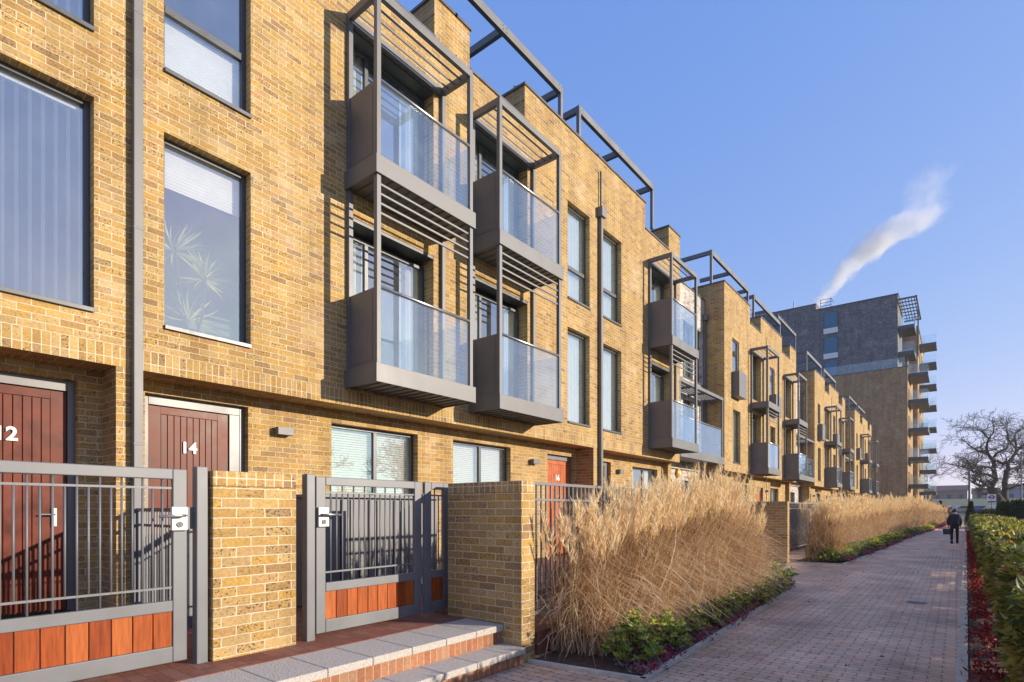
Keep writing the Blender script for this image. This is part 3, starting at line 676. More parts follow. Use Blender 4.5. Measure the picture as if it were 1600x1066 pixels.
# ------------------------------------------------------------ towers
TA = T('apartment_tower', 'nine storey tower with dark grey brick set back above brown brick', 'apartment block', (-14, 80, 0))
t = MB()
def facade(mb, X, Y0, Y1, z0, z1, holes): wall(mb, X, .4, Y0, Y1, z0, z1, holes)
hol = []
for f in range(6):
    for (a, b) in ((79.6, 81.4), (83., 83.9), (85.2, 86.4)): hol.append((a, b, .5+f*3.28+(.3 if f else 0), 2.7+f*3.28))
w = MB(); facade(w, -4.4, 78.001, 87.9, 0, 17.9, hol); w.box(-28, -4.801, 78, 87.9, 0, 17.9); bld(w, 'lower_walls', M['towerbrick'], TA)
c = MB(); c.box(-28.05, -4.35, 77.96, 80.4, 17.9, 17.97); bld(c, 'terrace_coping', M['coping'], TA)
w = MB(); w.box(-30, -5.5, 80.5, 88, 17.98, 27.2); w.box(-30, -14.2, 80.5, 86, 27.21, 28.0); bld(w, 'upper_walls', M['greybrick'], TA)
c = MB(); c.box(-14.16, -5.42, 80.42, 88, 27.2, 27.3); c.box(-30, -14.16, 80.42, 86.05, 28.001, 28.08); bld(c, 'roof_coping', M['coping'], TA)
g_ = MB()
for i in range(12): g_.box(-28+i*1.95, -28+i*1.95+1.92, 78.1, 78.115, 17.97, 19.05)
g_.box(-4.42, -4.405, 78.1, 84, 17.97, 19.05); bld(g_, 'terrace_glass', M['clear'], TA)
M['bluepane'] = glass_mat('tower_glass', (.3, .36, .38), .3)
for z in (18.3, 21.4, 24.6)[::-1]:
    x0, x1 = -13.3, -11.7
    f = MB(); f.box(x0, x1, 80.42, 80.499, z-.75, z+2.0); fr = bld(f, 'window', M['frame'], TA)
    p = MB(); p.box(x0+.1, x1-.1, 80.40, 80.419, z+.05, z+1.95); bld(p, 'pane', simple('pale_blue_pane', (.05, .16, .26), .08, 0, .05), fr)
    p = MB(); p.box(x0, x1, 80.39, 80.419, z-.70, z-.02); bld(p, 'spandrel_panel', M['white'], fr)
for i, (y0, y1, zs) in enumerate(((79.4, 84.5, (4.3, 7.5, 10.8, 14.1, 17.3)),)):
    pass
def slabbal(par, X, x1, y0, y1, z, th=.42):
    b = MB(); b.box(X, x1, y0, y1, z-th, z); s = bld(b, 'balcony', M['frame'], par)
    g_ = MB(); g_.box(X, x1-.03, y0+.02, y0+.035, z, z+1.1); g_.box(x1-.04, x1-.02, y0+.02, y1-.02, z, z+1.1); g_.box(X, x1-.03, y1-.04, y1-.02, z, z+1.1); bld(g_, 'glass_panel', M['clear'], s)
    return s
for z in (4.45, 7.6, 10.95, 14.25, 17.3): slabbal(TA, -4.4, -2.55, 79.2, 84.2, z)
for z in (20.4, 23.5): slabbal(TA, -5.5, -3.9, 81, 85, z)
pg = MB()
pg.box(-5.5, -3.7, 81, 81.15, 26.6, 26.8); pg.box(-5.5, -3.7, 91, 91.15, 26.6, 26.8); pg.box(-3.8, -3.65, 81, 91.15, 26.62, 26.82); pg.box(-3.8, -3.65, 84.8, 84.95, 20.5, 26.6)
for k in range(1, 7): pg.box(-5.5, -3.8, 81+k*1.45, 81.12+k*1.45, 26.65, 26.75)
for k in range(1, 6): pg.box(-5.5+k*.3, -5.42+k*.3, 81.15, 91, 26.76, 26.84)
bld(pg, 'roof_pergola', M['metal'], TA)
rl = MB()
for x in (-13.8, -12.6): rl.box(x, x+.06, 81, 81.06, 27.3, 28.6)
for z in (27.7, 28.1, 28.5): rl.box(-13.8, -12.5, 81.001, 81.05, z, z+.06)
rl.box(-12.55, -12.5, 81, 83, 28.5, 28.56); rl.tube([(-17.5, 84, 28), (-17.5, 84, 30.2)], .06, 8); bld(rl, 'roof_railing', M['metal'], TA)
TB = T('apartment_tower', 'yellow brown brick tower wing with slab balconies behind the dark tower', 'apartment block', (-12, 95, 0))
hol = []
for f in range(8):
    for (a, b) in ((89.5, 90.6), (92.2, 93.4), (96, 97.5), (100, 101.4)): hol.append((a, b, .6+f*2.95, 2.5+f*2.95))
w = MB(); facade(w, -3.9, 88.1, 104, 0, 24.9, hol); w.box(-20, -4.301, 88.1, 104, 0, 24.9); bld(w, 'walls', M['towerbrick'], TB)
g_ = MB(); g_.box(-4.2, -4.15, 88.5, 103.5, .3, 24.5); bld(g_, 'window_glass', M['bluepane'], TB)
c = MB(); c.box(-20, -3.8, 88.05, 104.05, 24.9, 25.05); bld(c, 'roof_coping', M['coping'], TB)
for z in (3.9, 6.8, 9.6, 12.4, 15.3, 18.1, 21., 23.6): slabbal(TB, -3.9, -2.1, 92, 95.5, z)

# steam plume behind the tower roof
def steam():
    d = 118.; s_, c_ = math.sin(YAW), math.cos(YAW)
    px = [(485, 1272, 6, 1.), (472, 1280, 8, 1.), (450, 1297, 11, 1.), (430, 1318, 15, 1.), (410, 1340, 19, .95), (390, 1358, 23, .85), (370, 1384, 27, .6), (355, 1412, 30, .4), (340, 1437, 26, .26), (320, 1450, 22, .17), (300, 1446, 20, .12), (280, 1452, 22, .10), (262, 1470, 20, .05), (250, 1480, 14, 0.)]
    pts = []
    for v, u, r, den in px:
        q = (u-800)/870*d; X = -s_*d+c_*q; Yy = c_*d+s_*q; pts.append((X, Yy, EYE+(797-v)*d/870, 1.45*r/870*d, den))
    z0, z1 = pts[0][2], pts[-1][2]; ax = Vector((c_, s_, 0))
    m = MB(); m.tube([(p[0], p[1], p[2]) for p in pts], [p[3]*1.5+.5 for p in pts], 12)
    mt, b, n = mat('steam_vapour'); n.n.remove(b)
    P = n.coord('Object')
    nz = n.noise(P, .20, 6., .62); vm = n.n.new('ShaderNodeVectorMath'); vm.operation = 'MULTIPLY_ADD'
    off = n.n.new('ShaderNodeVectorMath'); off.operation = 'SUBTRACT'; n.l.new(nz[1], off.inputs[0]); off.inputs[1].default_value = (.5, .5, .5)
    n.l.new(off.outputs[0], vm.inputs[0]); vm.inputs[1].default_value = (5, 5, 5); n.l.new(P, vm.inputs[2])
    x, y, z = n.xyz(vm.outputs[0]); t = n.math('DIVIDE', n.math('SUBTRACT', z, z0), z1-z0, clamp=True)
    def curve(vals):
        fc = n.n.new('ShaderNodeFloatCurve'); lo_, hi_ = min(vals), max(vals); cv = fc.mapping.curves[0]
        ts = [(p[2]-z0)/(z1-z0) for p in pts]
        cv.points[0].location = (ts[0], (vals[0]-lo_)/(hi_-lo_)); cv.points[1].location = (ts[-1], (vals[-1]-lo_)/(hi_-lo_))
        for a, v in list(zip(ts, vals))[1:-1]: cv.points.new(a, (v-lo_)/(hi_-lo_))
        fc.mapping.update(); n.l.new(t, fc.inputs['Value']); return n.math('ADD', n.math('MULTIPLY', fc.outputs[0], hi_-lo_), lo_)
    lat = [p[0]*c_+p[1]*s_ for p in pts]
    cx = curve(lat); rr = curve([p[3] for p in pts]); dn = curve([p[4] for p in pts])
    la = n.math('ADD', n.math('MULTIPLY', x, c_), n.math('MULTIPLY', y, s_)); dep = n.math('ADD', n.math('MULTIPLY', x, -s_), n.math('MULTIPLY', y, c_))
    dd = n.math('SQRT', n.math('ADD', n.math('POWER', n.math('SUBTRACT', la, cx), 2.), n.math('POWER', n.math('SUBTRACT', dep, d), 2.)))
    fall = n.rng(n.math('DIVIDE', dd, rr), 1.05, .35)
    den = n.math('MULTIPLY', n.math('MULTIPLY', fall, dn), n.rng(nz[0], .40, .58))
    pv = n.n.new('ShaderNodeVolumePrincipled'); pv.inputs['Color'].default_value = (1, 1, 1, 1); pv.inputs['Anisotropy'].default_value = -.1
    n.l.new(n.math('MULTIPLY', den, 1.1), pv.inputs['Density'])
    n.l.new(pv.outputs[0], n.n['Material Output'].inputs['Volume'])
    o = m.build('steam_plume', mt, uv=False)
    bm = bmesh.new(); bm.from_mesh(o.data); bmesh.ops.recalc_face_normals(bm, faces=bm.faces); bm.to_mesh(o.data); bm.free()
    setp(o, 'white steam plume drifting up from behind the tower roof', 'steam', kind='stuff')
steam()

# ------------------------------------------------------------ boundary: piers, gates, fences
def pier(name, label, x0, x1, y0, y1, z0, z1):
    p = T(name, label, 'wall', ((x0+x1)/2, (y0+y1)/2, z0))
    b = MB(); b.box(x0, x1, y0, y1, z0, z1-.115); bld(b, 'brickwork', M['brick'], p, bevel=.006)
    b = MB(); b.box(x0, x1, y0, y1, z1-.114, z1); bld(b, 'brick_capping', M['header'], p, bevel=.008)
    return p
# phase of bed joints differs between piers in reality; kept on the common 75 mm grid
pier('brick_pier', 'stout yellow brick pier between the two front gates', -4.66, -4.32, 1.845, 2.515, .35, 1.775)
pier('brick_wall', 'short yellow brick wall end right of the steps with a shaded side', -4.28, -3.28, 4.25, 4.47, 0, 1.765)
pier('brick_wall', 'short brick wall end beyond the first ornamental grass bed', -4.72, -3.66, 16.8, 17.02, 0, 1.72)
for k, yy in enumerate((34.6, 52.7)): pier('brick_wall', ('short brick wall end behind grasses by the third terrace block', 'short brick wall end behind grasses by the last terrace block')[k], -4.72, -3.66, yy, yy+.22, 0, 1.72)

def gate(label, y0, y1, X=-4.4, lock_at_end=True, z0=.385, z1=1.775, extra=None):
    g_ = T('metal_gate', label, 'gate', (X, (y0+y1)/2, z0)); w = .095; f = MB()
    f.box(X-.04, X, y0, y0+w, z0, z1); f.box(X-.04, X, y1-w, y1, z0, z1)
    f.box(X-.041, X+.001, y0+w, y1-w, z1-.075, z1); f.box(X-.041, X+.001, y0+w, y1-w, z0, z0+.115); f.box(X-.041, X+.001, y0+w, y1-w, z0+.365, z0+.445)
    bld(f, 'gate_frame', M['gate'], g_, bevel=.006)
    a, b = y0+w, y1-w
    for zr_ in (1.63, .915): rr = MB(); rr.box(X-.026, X-.012, a, b, zr_, zr_+.015); bld(rr, 'rail', M['gate'], g_)
    k = int((b-a)/.06)
    for i in range(1, k):
        y = a+(b-a)*i/k; q = MB()
        if i % 2: q.tube([(X-.019, y, z0+.445), (X-.019, y, z1-.075)], .0075, 8)
        else: q.tube([(X-.019, y, .922), (X-.019, y, 1.637)], .0075, 8)
        bld(q, 'bar', M['gate'], g_, smooth=True)
    k = max(1, round((b-a)/.118))
    for i in range(k):
        q = MB(); q.box(X-.032, X-.012, a+(b-a)*i/k+.003, a+(b-a)*(i+1)/k-.003, z0+.115, z0+.365); bld(q, 'wooden_slat', M['wood'], g_, bevel=.003)
    if lock_at_end is not None:
        yc = y1-.06 if lock_at_end else y0+.06; s = 1 if lock_at_end else -1
        l = MB(); l.box(X+.001, X+.028, yc-.055, yc+.055, 1.33, 1.505); lk = bld(l, 'lock_box', M['steel'], g_, bevel=.006)
        h = MB(); h.tube([(X+.028, yc+.02*s, 1.44), (X+.075, yc+.02*s, 1.44), (X+.078, yc-.02*s, 1.44), (X+.078, yc-.15*s, 1.435)], .011, 10); bld(h, 'lever_handle', M['steel'], lk, smooth=True)
        c = MB(); c.tube([(X+.028, yc, 1.375), (X+.036, yc, 1.375)], .022, 14); c.box(X+.036, X+.038, yc-.003, yc+.003, 1.36, 1.39); bld(c, 'keyhole', M['frame'], lk)
        l = MB(); l.box(X-.03, X-.005, y1+.002 if lock_at_end else y0-.05, y1+.05 if lock_at_end else y0-.002, 1.34, 1.50); bld(l, 'strike_plate', M['gate'], g_)
    else:
        for z in (.6, 1.55): h = MB(); h.tube([(X-.02, y0-.012, z), (X-.02, y0-.012, z+.1)], .014, 8); bld(h, 'hinge', M['gate'], g_)
    return g_
gate('wide grey metal gate with cedar slats at the lower left, left of the brick pier', .40, 1.70)
gate('grey metal gate with cedar slats above the steps, right of the brick pier', 2.75, 3.985, lock_at_end=False)
gate('narrow fixed gate panel in shade against the brick wall end', 4.03, 4.40, lock_at_end=None)
def post(y, label, z1):
    p = MB(); p.box(-4.43, -4.35, y, y+.08, .345, z1); o = p.build('gate_post', M['gate'], org=(-4.39, y+.04, .345), bevel=.006); setp(o, label, 'post')
post(1.745, 'slim square grey gate post at the left side of the brick pier', 1.80)
post(2.63, 'slim square grey gate post at the right side of the brick pier', 1.79)

def railing(label, x0, y0, x1, y1, z0, z1, sp=.1, name='metal_railing', mt='metal'):
    r_ = T(name, label, 'railing', (x0, y0, z0)); L = math.hypot(x1-x0, y1-y0); dx, dy = (x1-x0)/L, (y1-y0)/L
    def bar(a, b, za, zb, t): m_ = MB(); m_.extr([(x0+dx*a-dy*t, y0+dy*a+dx*t), (x0+dx*b-dy*t, y0+dy*b+dx*t), (x0+dx*b+dy*t, y0+dy*b-dx*t), (x0+dx*a+dy*t, y0+dy*a-dx*t)], 'z', za, zb); return m_
    for za, zb in ((z1-.03, z1), (z1-.19, z1-.17), (z0+.08, z0+.11)): bld(bar(0, L, za, zb, .018), 'rail', M[mt], r_)
    k = min(100, int(L/sp))
    for i in range(k+1):
        a = i*L/k; q = bar(a-.008, a+.008, z0+.1, z1-.03, .008); bld(q, 'bar', M[mt], r_)
    for i in range(max(2, int(L/2.4)+1)):
        a = i*L/max(1, int(L/2.4)); bld(bar(a-.022, a+.022, z0-.1, z1, .022), 'post', M[mt], r_)
    return r_
railing('dark metal railing behind the first bed of dry grasses', -3.33, 4.48, -3.36, 12.0, .35, 1.765, .085)
railing('dark metal railing behind the second bed of dry grasses', -3.72, 17.05, -3.72, 25.0, .3, 1.70, .09)
railing('low metal divider railing between doors 12 and 14', -7.15, 2.24, -5.75, 2.24, .36, 1.50, .075, mt='gate')
# bin store behind the gate of 14
bs = T('bin_store', 'dark slatted bin store behind the gate by the steps', 'bin store', (-5.8, 4.3, .35))
b = MB(); b.box(-6.1, -5.55, 3.5, 5.3, .36, 1.62); bld(b, 'cabinet', M['metal'], bs, bevel=.01)
b = MB()
for k in range(14): b.box(-5.549, -5.52, 3.52+k*.127, 3.625+k*.127, .42, 1.60)
bld(b, 'slatted_front', M['metal'], bs); b = MB(); b.box(-6.13, -5.49, 3.47, 5.33, 1.621, 1.66); bld(b, 'lid', M['metal'], bs, bevel=.005)

# ------------------------------------------------------------ plants
def grass_clumps(spots, blades, height, w=.006, heads=14, seg=7, hang=.45, lean=(.18, .55)):
    P = []
    for (x, y, hs) in spots:
        n = blades; H_ = height*hs
        base = np.stack([x+RNG.normal(size=n)*.10, y+RNG.normal(size=n)*.10, np.full(n, .01)], 1)
        az = np.where(RNG.random(n) < .55, RNG.normal(size=n)*.8-.25, RNG.random(n)*2*math.pi); L = H_*(.55+.6*RNG.random(n)); le = RNG.uniform(.03, lean[0], n)+.12*RNG.random(n); dr = RNG.uniform(.15, 1.0, n)**1.4*lean[1]*1.9; ar = RNG.random(n) < .35; L = np.where(ar, L*.62, L); dr = np.where(ar, dr*.6+.75, dr); le = np.where(ar, le+.06, le)
        V, F, r, c = ribbons(base, az, L, le, dr, RNG.uniform(.6, 1.3, n)*w, seg, RNG.random(n)); P.append((V, F, r))
        n = int(blades*hang)
        hz_ = RNG.uniform(.28, .72, n)*H_; base = np.stack([x+RNG.normal(size=n)*.13+.04, y+RNG.normal()*0+RNG.normal(size=n)*.15, hz_], 1)
        az = RNG.normal(size=n)*1.15-.1; L = H_*RNG.uniform(.26, .46, n); tn = np.clip(.15+.75*RNG.random(n)-.25*(hz_/H_ > .58), 0, 1)
        V, F, r, c = ribbons(base, az, L, RNG.uniform(.35, .7, n), RNG.uniform(.9, 1.7, n), RNG.uniform(.7, 1.3, n)*w, 6, tn); P.append((V, F, r))
        n = heads
        base = np.stack([x+RNG.normal(size=n)*.12, y+RNG.normal(size=n)*.12, np.full(n, .01)], 1)
        az = RNG.random(n)*2*math.pi; L = H_*(.95+.22*RNG.random(n)); le = RNG.uniform(.0, .22, n); dr = RNG.uniform(.0, .12, n)
        V, F, r, c = ribbons(base, az, L, le, dr, np.full(n, w*.8), 5, np.full(n, .5)); P.append((V, F, r))
        # feathery seed heads near the stem tips
        k = 34; tips = c[:, -1]; pre = c[:, -2]; ax = tips-pre; ax /= np.linalg.norm(ax, axis=1)[:, None]
        tt = RNG.random((n, k))*.34*hs; pb = (tips[:, None]-ax[:, None]*tt[..., None]).reshape(-1, 3)
        n2 = n*k; az2 = np.repeat(az, k)+RNG.normal(size=n2)*1.6; V, F, r, _ = ribbons(pb, az2, RNG.uniform(.07, .16, n2), RNG.uniform(.12, .42, n2), RNG.uniform(.1, .6, n2), np.full(n2, w*1.0), 2, .75+.25*RNG.random(n2)); P.append((V, F, r))
    return merge(P)
sp = []
for y in np.arange(4.95, 10.75, .42):
    for x in (-3.16, -2.96): sp.append((x+RNG.normal()*.04, y+RNG.normal()*.08+(.2 if x > -3. else 0), (.76 if y < 5.3 else .86 if y < 6.2 else .96 if y < 7.4 else (1.04 if y < 9.8 else .88)+.07*RNG.normal())))
V, F, r = grass_clumps(sp, 270, 1.70, w=.0115, lean=(.14, .66), heads=22)
o = np_mesh('ornamental_grass', V, F, M['straw'], rnd=r, org=(-2.8, 8.3, 0)); setp(o, 'tall dry golden grasses with feathery plumes in the nearest bed', 'grass', kind='stuff')
sp = [(-3.1+RNG.normal()*.12, 18.3+RNG.normal()*.3, .98+RNG.normal()*.04) for _ in range(6)]
V, F, r = grass_clumps(sp, 220, 1.5, w=.014, heads=26, seg=6, lean=(.16, .6)); o = np_mesh('ornamental_grass', V, F, M['straw'], rnd=r, org=(-3.1, 18.3, 0)); setp(o, 'single round clump of dry plume grass beside the second wall end', 'grass', kind='stuff')
def bedx(y):
    pts = [(17.2, -2.38), (24.9, -2.07), (30.1, -1.96), (37.8, -1.79), (50.5, -1.25), (62, -.9), (80, -.6), (100, -.2)]
    return np.interp(y, [p[0] for p in pts], [p[1] for p in pts])
sp = []; y = 21.0
while y < 98:
    for k in range(2 if y < 50 else 3): sp.append((bedx(y)-1.05-.35*k+RNG.normal()*.1, y+RNG.normal()*.2, np.interp(y, [21, 45, 70, 98], [.78, .98, .88, .75])+RNG.normal()*.07))
    y += .55+.012*y*(y > 30)
V, F, r = grass_clumps([s for s in sp if s[1] < 40], 150, 2.0, w=.016, heads=26, seg=5, lean=(.16, .6))
o = np_mesh('ornamental_grass', V, F, M['straw'], rnd=r, org=(-3, 30, 0)); setp(o, 'long bank of dry plume grasses in the second bed', 'grass', kind='stuff')
V, F, r = grass_clumps([s for s in sp if s[1] >= 40], 90, 2.0, w=.032, heads=16, seg=4, lean=(.16, .5))
o = np_mesh('ornamental_grass', V, F, M['straw'], rnd=r, org=(-2, 70, 0)); setp(o, 'distant end of the plume grass bank towards the road', 'grass', kind='stuff')

def shrub(name, label, cat, x, y, rx, ry, h, n, L=.06, m='shrub', group=None, bias=0., z0=.0, whorl=True):
    t = T(name, label, cat, (x, y, z0), group)
    # whorled leaf rosettes on short stems over an uneven mound
    n = int(n*2.2); k = max(6, n//9); th = RNG.random(k)*2*math.pi; ph = RNG.random(k)**.6; rad = .55+.45*RNG.random(k)
    cx = x+rx*np.cos(th)*np.sin(ph*1.5)*rad; cy = y+ry*np.sin(th)*np.sin(ph*1.5)*rad; cz = z0+.04+(h-.04)*np.cos(ph*1.45)*rad*RNG.uniform(.8, 1.08, k)
    C = np.stack([cx, cy, np.maximum(cz, z0+.03)], 1); nn = 9
    P = np.repeat(C, nn, 0); a = RNG.random(k*nn)*2*math.pi; el = RNG.uniform(-.15, .9, k*nn)
    D = np.stack([np.cos(a)*np.cos(el), np.sin(a)*np.cos(el), np.sin(el)], 1)
    tone = np.repeat(RNG.random(k)*.65, nn)+RNG.random(k*nn)*.35+bias
    V, F, r = leaves(P, D, L*RNG.uniform(.6, 1.2, k*nn), L*.42*RNG.uniform(.7, 1.2, k*nn), np.clip(tone, 0, 1))
    np_mesh('foliage', V, F, M[m], t, rnd=r, org=(x, y, z0))
    s = MB()
    for i in range(0, k, 3): s.tube([(x+(cx[i]-x)*.1, y+(cy[i]-y)*.1, z0), (x+(cx[i]-x)*.6, y+(cy[i]-y)*.6, z0+(cz[i]-z0)*.6), (cx[i], cy[i], max(cz[i], z0+.03))], .004, 4, cap=False)
    s.build('stems', M['bark'], t, uv=False)
    return t
sh1 = [(-2.44, 4.92, .28, .34, .54, 620, .3, 'large yellow green shrub at the near end of the nearest bed'), (-2.40, 5.62, .24, .30, .44, 480, .3, 'bright yellow green shrub second from the near end of the nearest bed')]
for (x, y, rx, ry, h, n_, bi_, lb) in sh1: shrub('leafy_shrub', lb, 'shrub', x, y, rx, ry, h, n_, .058, bias=bi_-.25, group='yellow green shrubs in the nearest bed')
ORD = ['first', 'second', 'third', 'fourth', 'fifth', 'sixth', 'seventh', 'eighth', 'ninth', 'tenth', 'eleventh', 'twelfth', 'thirteenth', 'fourteenth', 'fifteenth', 'sixteenth', 'seventeenth', 'eighteenth', 'nineteenth', 'twentieth', 'twenty first']
for i, y in enumerate(np.arange(6.35, 10.9, .52)):
    shrub('leafy_shrub', ORD[i]+' small shrub in the row of small shrubs edging the nearest grasses', 'shrub', -2.42+RNG.normal()*.03, y+RNG.normal()*.05, .17, .22, .34+.08*RNG.random(), 240, .055, bias=.2*RNG.random()-.12, group='small shrubs in front of the nearest grasses')
shrub('leafy_shrub', 'dark green rounded shrub at the far corner of the nearest bed', 'shrub', -2.62, 11.2, .36, .42, .58, 520, .08, bias=-.1)
i = 0
for y in [17.8, 18.7, 20., 20.9, 21.9, 23., 24.3, 25.8, 27.3, 28.8, 30.5, 32.5, 34.5, 37, 39.5, 42, 45, 48, 51, 54, 58]:
    x = bedx(y)-.45; yel = y > 44 or i % 5 == 2
    shrub('leafy_shrub', ('low green' if not yel else 'low yellowish')+' shrub, '+ORD[i]+' along the front of the second grass bed', 'shrub', x, y, .34, .50, .42, 260 if y < 30 else 130, .09 if y < 30 else .14, bias=.35 if yel else -.12, group='shrubs edging the second grass bed' if not yel else 'yellowish shrubs edging the second grass bed'); i += 1

def bedding(name, label, pts, L, m, org, spread=.05, h=.07, nl=16):
    pts = np.asarray(pts); k = len(pts); P = np.repeat(pts, nl, 0)+RNG.normal(size=(k*nl, 3))*np.array([spread, spread, 0]); P[:, 2] += RNG.random(k*nl)*h
    a = RNG.random(k*nl)*2*math.pi; el = RNG.uniform(.1, 1.3, k*nl); D = np.stack([np.cos(a)*np.cos(el), np.sin(a)*np.cos(el), np.sin(el)], 1)
    tone = np.repeat(RNG.random(k), nl)*.6+.4*RNG.random(k*nl); V, F, r = leaves(P, D, L*RNG.uniform(.6, 1.2, k*nl), L*.5*RNG.uniform(.6, 1.2, k*nl), tone)
    setp(np_mesh(name, V, F, M[m], rnd=r, org=org), label, 'bedding plants', kind='stuff')
pts = [( -2.17-.04*(y-4.4)+RNG.uniform(-.26, .03), y+RNG.normal()*.03, .02) for y in np.arange(4.55, 11.6, .026) if math.sin(y*4.1)+math.sin(y*1.7+1) > -1.2]
pts = [(x-(0 if y < 99 else 0), y, z) for x, y, z in pts]
bedding('bedding_plants', 'low purple red and grey bedding plants edging the nearest bed', pts, .05, 'heather', (-2.25, 8, 0))
pts = [(bedx(y)-.14+RNG.uniform(-.10, .05), y, .02) for y in np.arange(17.5, 60, .05) if math.sin(y*(2.1 if y < 30 else 1.1)) > .1]
bedding('bedding_plants', 'low dark red bedding plants edging the second bed', pts, .075, 'heather', (-2., 35, 0), .08)
pts = [(.17+(y-6)*.0106*(y > 6)+RNG.uniform(-.05, .14), y, .02) for y in np.arange(3.2, 48, .05) if math.sin(y*3.3)+math.sin(y*7.9+2)+RNG.normal()*.4 > -.55]
bedding('bedding_plants', 'strip of bright red bedding plants between kerb and hedge', pts, .05, 'redleaf', (.2, 20, 0), .05, .10, 11)
pts = [(bedx(y)-.12+RNG.uniform(-.1, .05), y, .02) for y in np.arange(60, 98, .15)]
bedding('bedding_plants', 'bright red bedding plants at the distant end of the grass bank', pts, .14, 'redleaf', (-.7, 78, 0), .1, .12, 8)

def hedge(label, x0, x1, y0, y1, h, dens, L, m, slope=0., top_var=.06, name='hedge', z0=0, bias=0., core=True, porous=False):
    t = T(name, label, 'hedge', ((x0+x1)/2, (y0+y1)/2, z0)); n = dens
    # shell-biased points: y distribution favours the near end
    yy = y0+(y1-y0)*RNG.random(n)**1.0; 
    side = RNG.random(n); xr = RNG.random(n); zr = RNG.random(n); dep = np.abs(RNG.normal(size=n))*.06
    xl = x0+slope*(yy-y0); xh = x1+slope*(yy-y0)
    topz = h+top_var*(np.sin(yy*2.3+xr*3)+np.sin(yy*5.1+xr*7+1)*.6+RNG.normal(size=n)*.25)
    wv = .05*np.sin(yy*3.1+zr*4)+.04*np.sin(yy*7.7+zr*9)
    X = np.where(side < .42, xl+dep+wv, np.where(side < .92, xl+(xh-xl)*xr, xh-dep)); Z = np.where((side >= .42) & (side < .92), topz-dep, zr**.72*topz)
    if porous:
        keep = ~((Z < .36+.38*(np.sin(yy*2.9+1) > .35)) & (np.sin(yy*1.9)+np.sin(yy*4.7+1)+.4*np.sin(yy*13) > -.15)); X, yy, Z, side, zr, xr = (q_[keep] for q_ in (X, yy, Z, side, zr, xr)); n = len(X)
    P = np.stack([X, yy, Z+z0], 1)
    D = np.stack([np.where(side < .42, -1., np.where(side < .92, 0, 1.)), 0*yy, np.where((side >= .42) & (side < .92), 1., .25)], 1)+RNG.normal(size=(n, 3))*.65
    D /= np.linalg.norm(D, axis=1)[:, None]
    cl = (np.sin(X*9+yy*6)+np.sin(yy*3.7+Z*8)+2)/4
    tone = np.clip(.28*cl+.72*RNG.random(n)+bias, 0, 1); sc = L if not callable(L) else L(yy)
    V, F, r = leaves(P, D, sc*RNG.uniform(.6, 1.25, n), sc*.5*RNG.uniform(.7, 1.2, n), tone)
    np_mesh('foliage', V, F, M[m], t, rnd=r, org=((x0+x1)/2, (y0+y1)/2, z0))
    s = MB(); k = int((y1-y0)/.3)
    for i in range(k):
        y = y0+(i+.5)*(y1-y0)/k; xc = (x0+x1)/2+slope*(y-y0)
        for q in range(4):
            a, b_ = RNG.uniform(-1, 1), RNG.uniform(-.3, .3)
            s.tube([(xc, y, z0), (xc+a*(x1-x0)*.22, y+b_*.4, z0+h*.5), (xc+a*(x1-x0)*.45, y+b_, z0+h*.93)], [.012, .008, .004], 4, cap=False)
    s.build('stems', M['bark'], t, uv=False)
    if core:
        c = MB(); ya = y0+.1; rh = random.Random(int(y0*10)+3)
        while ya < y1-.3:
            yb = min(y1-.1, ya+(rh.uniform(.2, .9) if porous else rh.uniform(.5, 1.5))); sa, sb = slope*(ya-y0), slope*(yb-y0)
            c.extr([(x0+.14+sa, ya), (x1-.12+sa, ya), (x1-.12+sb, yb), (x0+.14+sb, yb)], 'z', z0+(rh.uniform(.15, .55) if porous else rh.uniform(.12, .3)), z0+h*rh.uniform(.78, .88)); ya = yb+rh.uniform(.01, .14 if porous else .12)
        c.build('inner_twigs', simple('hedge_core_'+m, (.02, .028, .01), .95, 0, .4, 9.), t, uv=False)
    return t
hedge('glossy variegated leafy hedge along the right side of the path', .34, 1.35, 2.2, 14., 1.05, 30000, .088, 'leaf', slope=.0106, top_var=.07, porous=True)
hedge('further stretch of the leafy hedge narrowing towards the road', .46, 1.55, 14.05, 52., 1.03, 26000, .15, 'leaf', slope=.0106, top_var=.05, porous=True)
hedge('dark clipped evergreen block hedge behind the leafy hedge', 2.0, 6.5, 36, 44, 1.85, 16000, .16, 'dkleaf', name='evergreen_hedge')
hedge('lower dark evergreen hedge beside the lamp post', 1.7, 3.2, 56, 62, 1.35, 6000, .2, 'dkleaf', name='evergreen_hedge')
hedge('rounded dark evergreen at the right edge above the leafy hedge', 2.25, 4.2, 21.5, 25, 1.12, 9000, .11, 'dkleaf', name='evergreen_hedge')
def conifer(x, y, h, r, label, z0=0):
    t = T('conifer', label, 'tree', (x, y, z0)); n = 1500; f = RNG.random(n)**.7; a = RNG.random(n)*2*math.pi; rr = r*(1-f)*(.6+.4*RNG.random(n))
    P = np.stack([x+rr*np.cos(a), y+rr*np.sin(a), z0+.15+f*(h-.15)], 1); D = np.stack([np.cos(a), np.sin(a), .5+0*a], 1); D /= np.linalg.norm(D, axis=1)[:, None]
    V, F, r_ = leaves(P, D, np.full(n, .16), np.full(n, .08), RNG.random(n)); np_mesh('crown', V, F, M['dkleaf'], t, rnd=r_, org=(x, y, z0))
    s = MB(); s.tube([(x, y, z0), (x, y, z0+h*.9)], [.04, .01], 6); s.build('trunk', M['bark'], t, uv=False)
conifer(.95, 62.5, 2.2, .45, 'small cone shaped conifer beside the dark lamp post'); conifer(-1.6, 88, 2.6, .7, 'dark conifer at the far end of the grass bank')
conifer(3.1, 70., 2.1, .4, 'little conifer under the round transport sign')

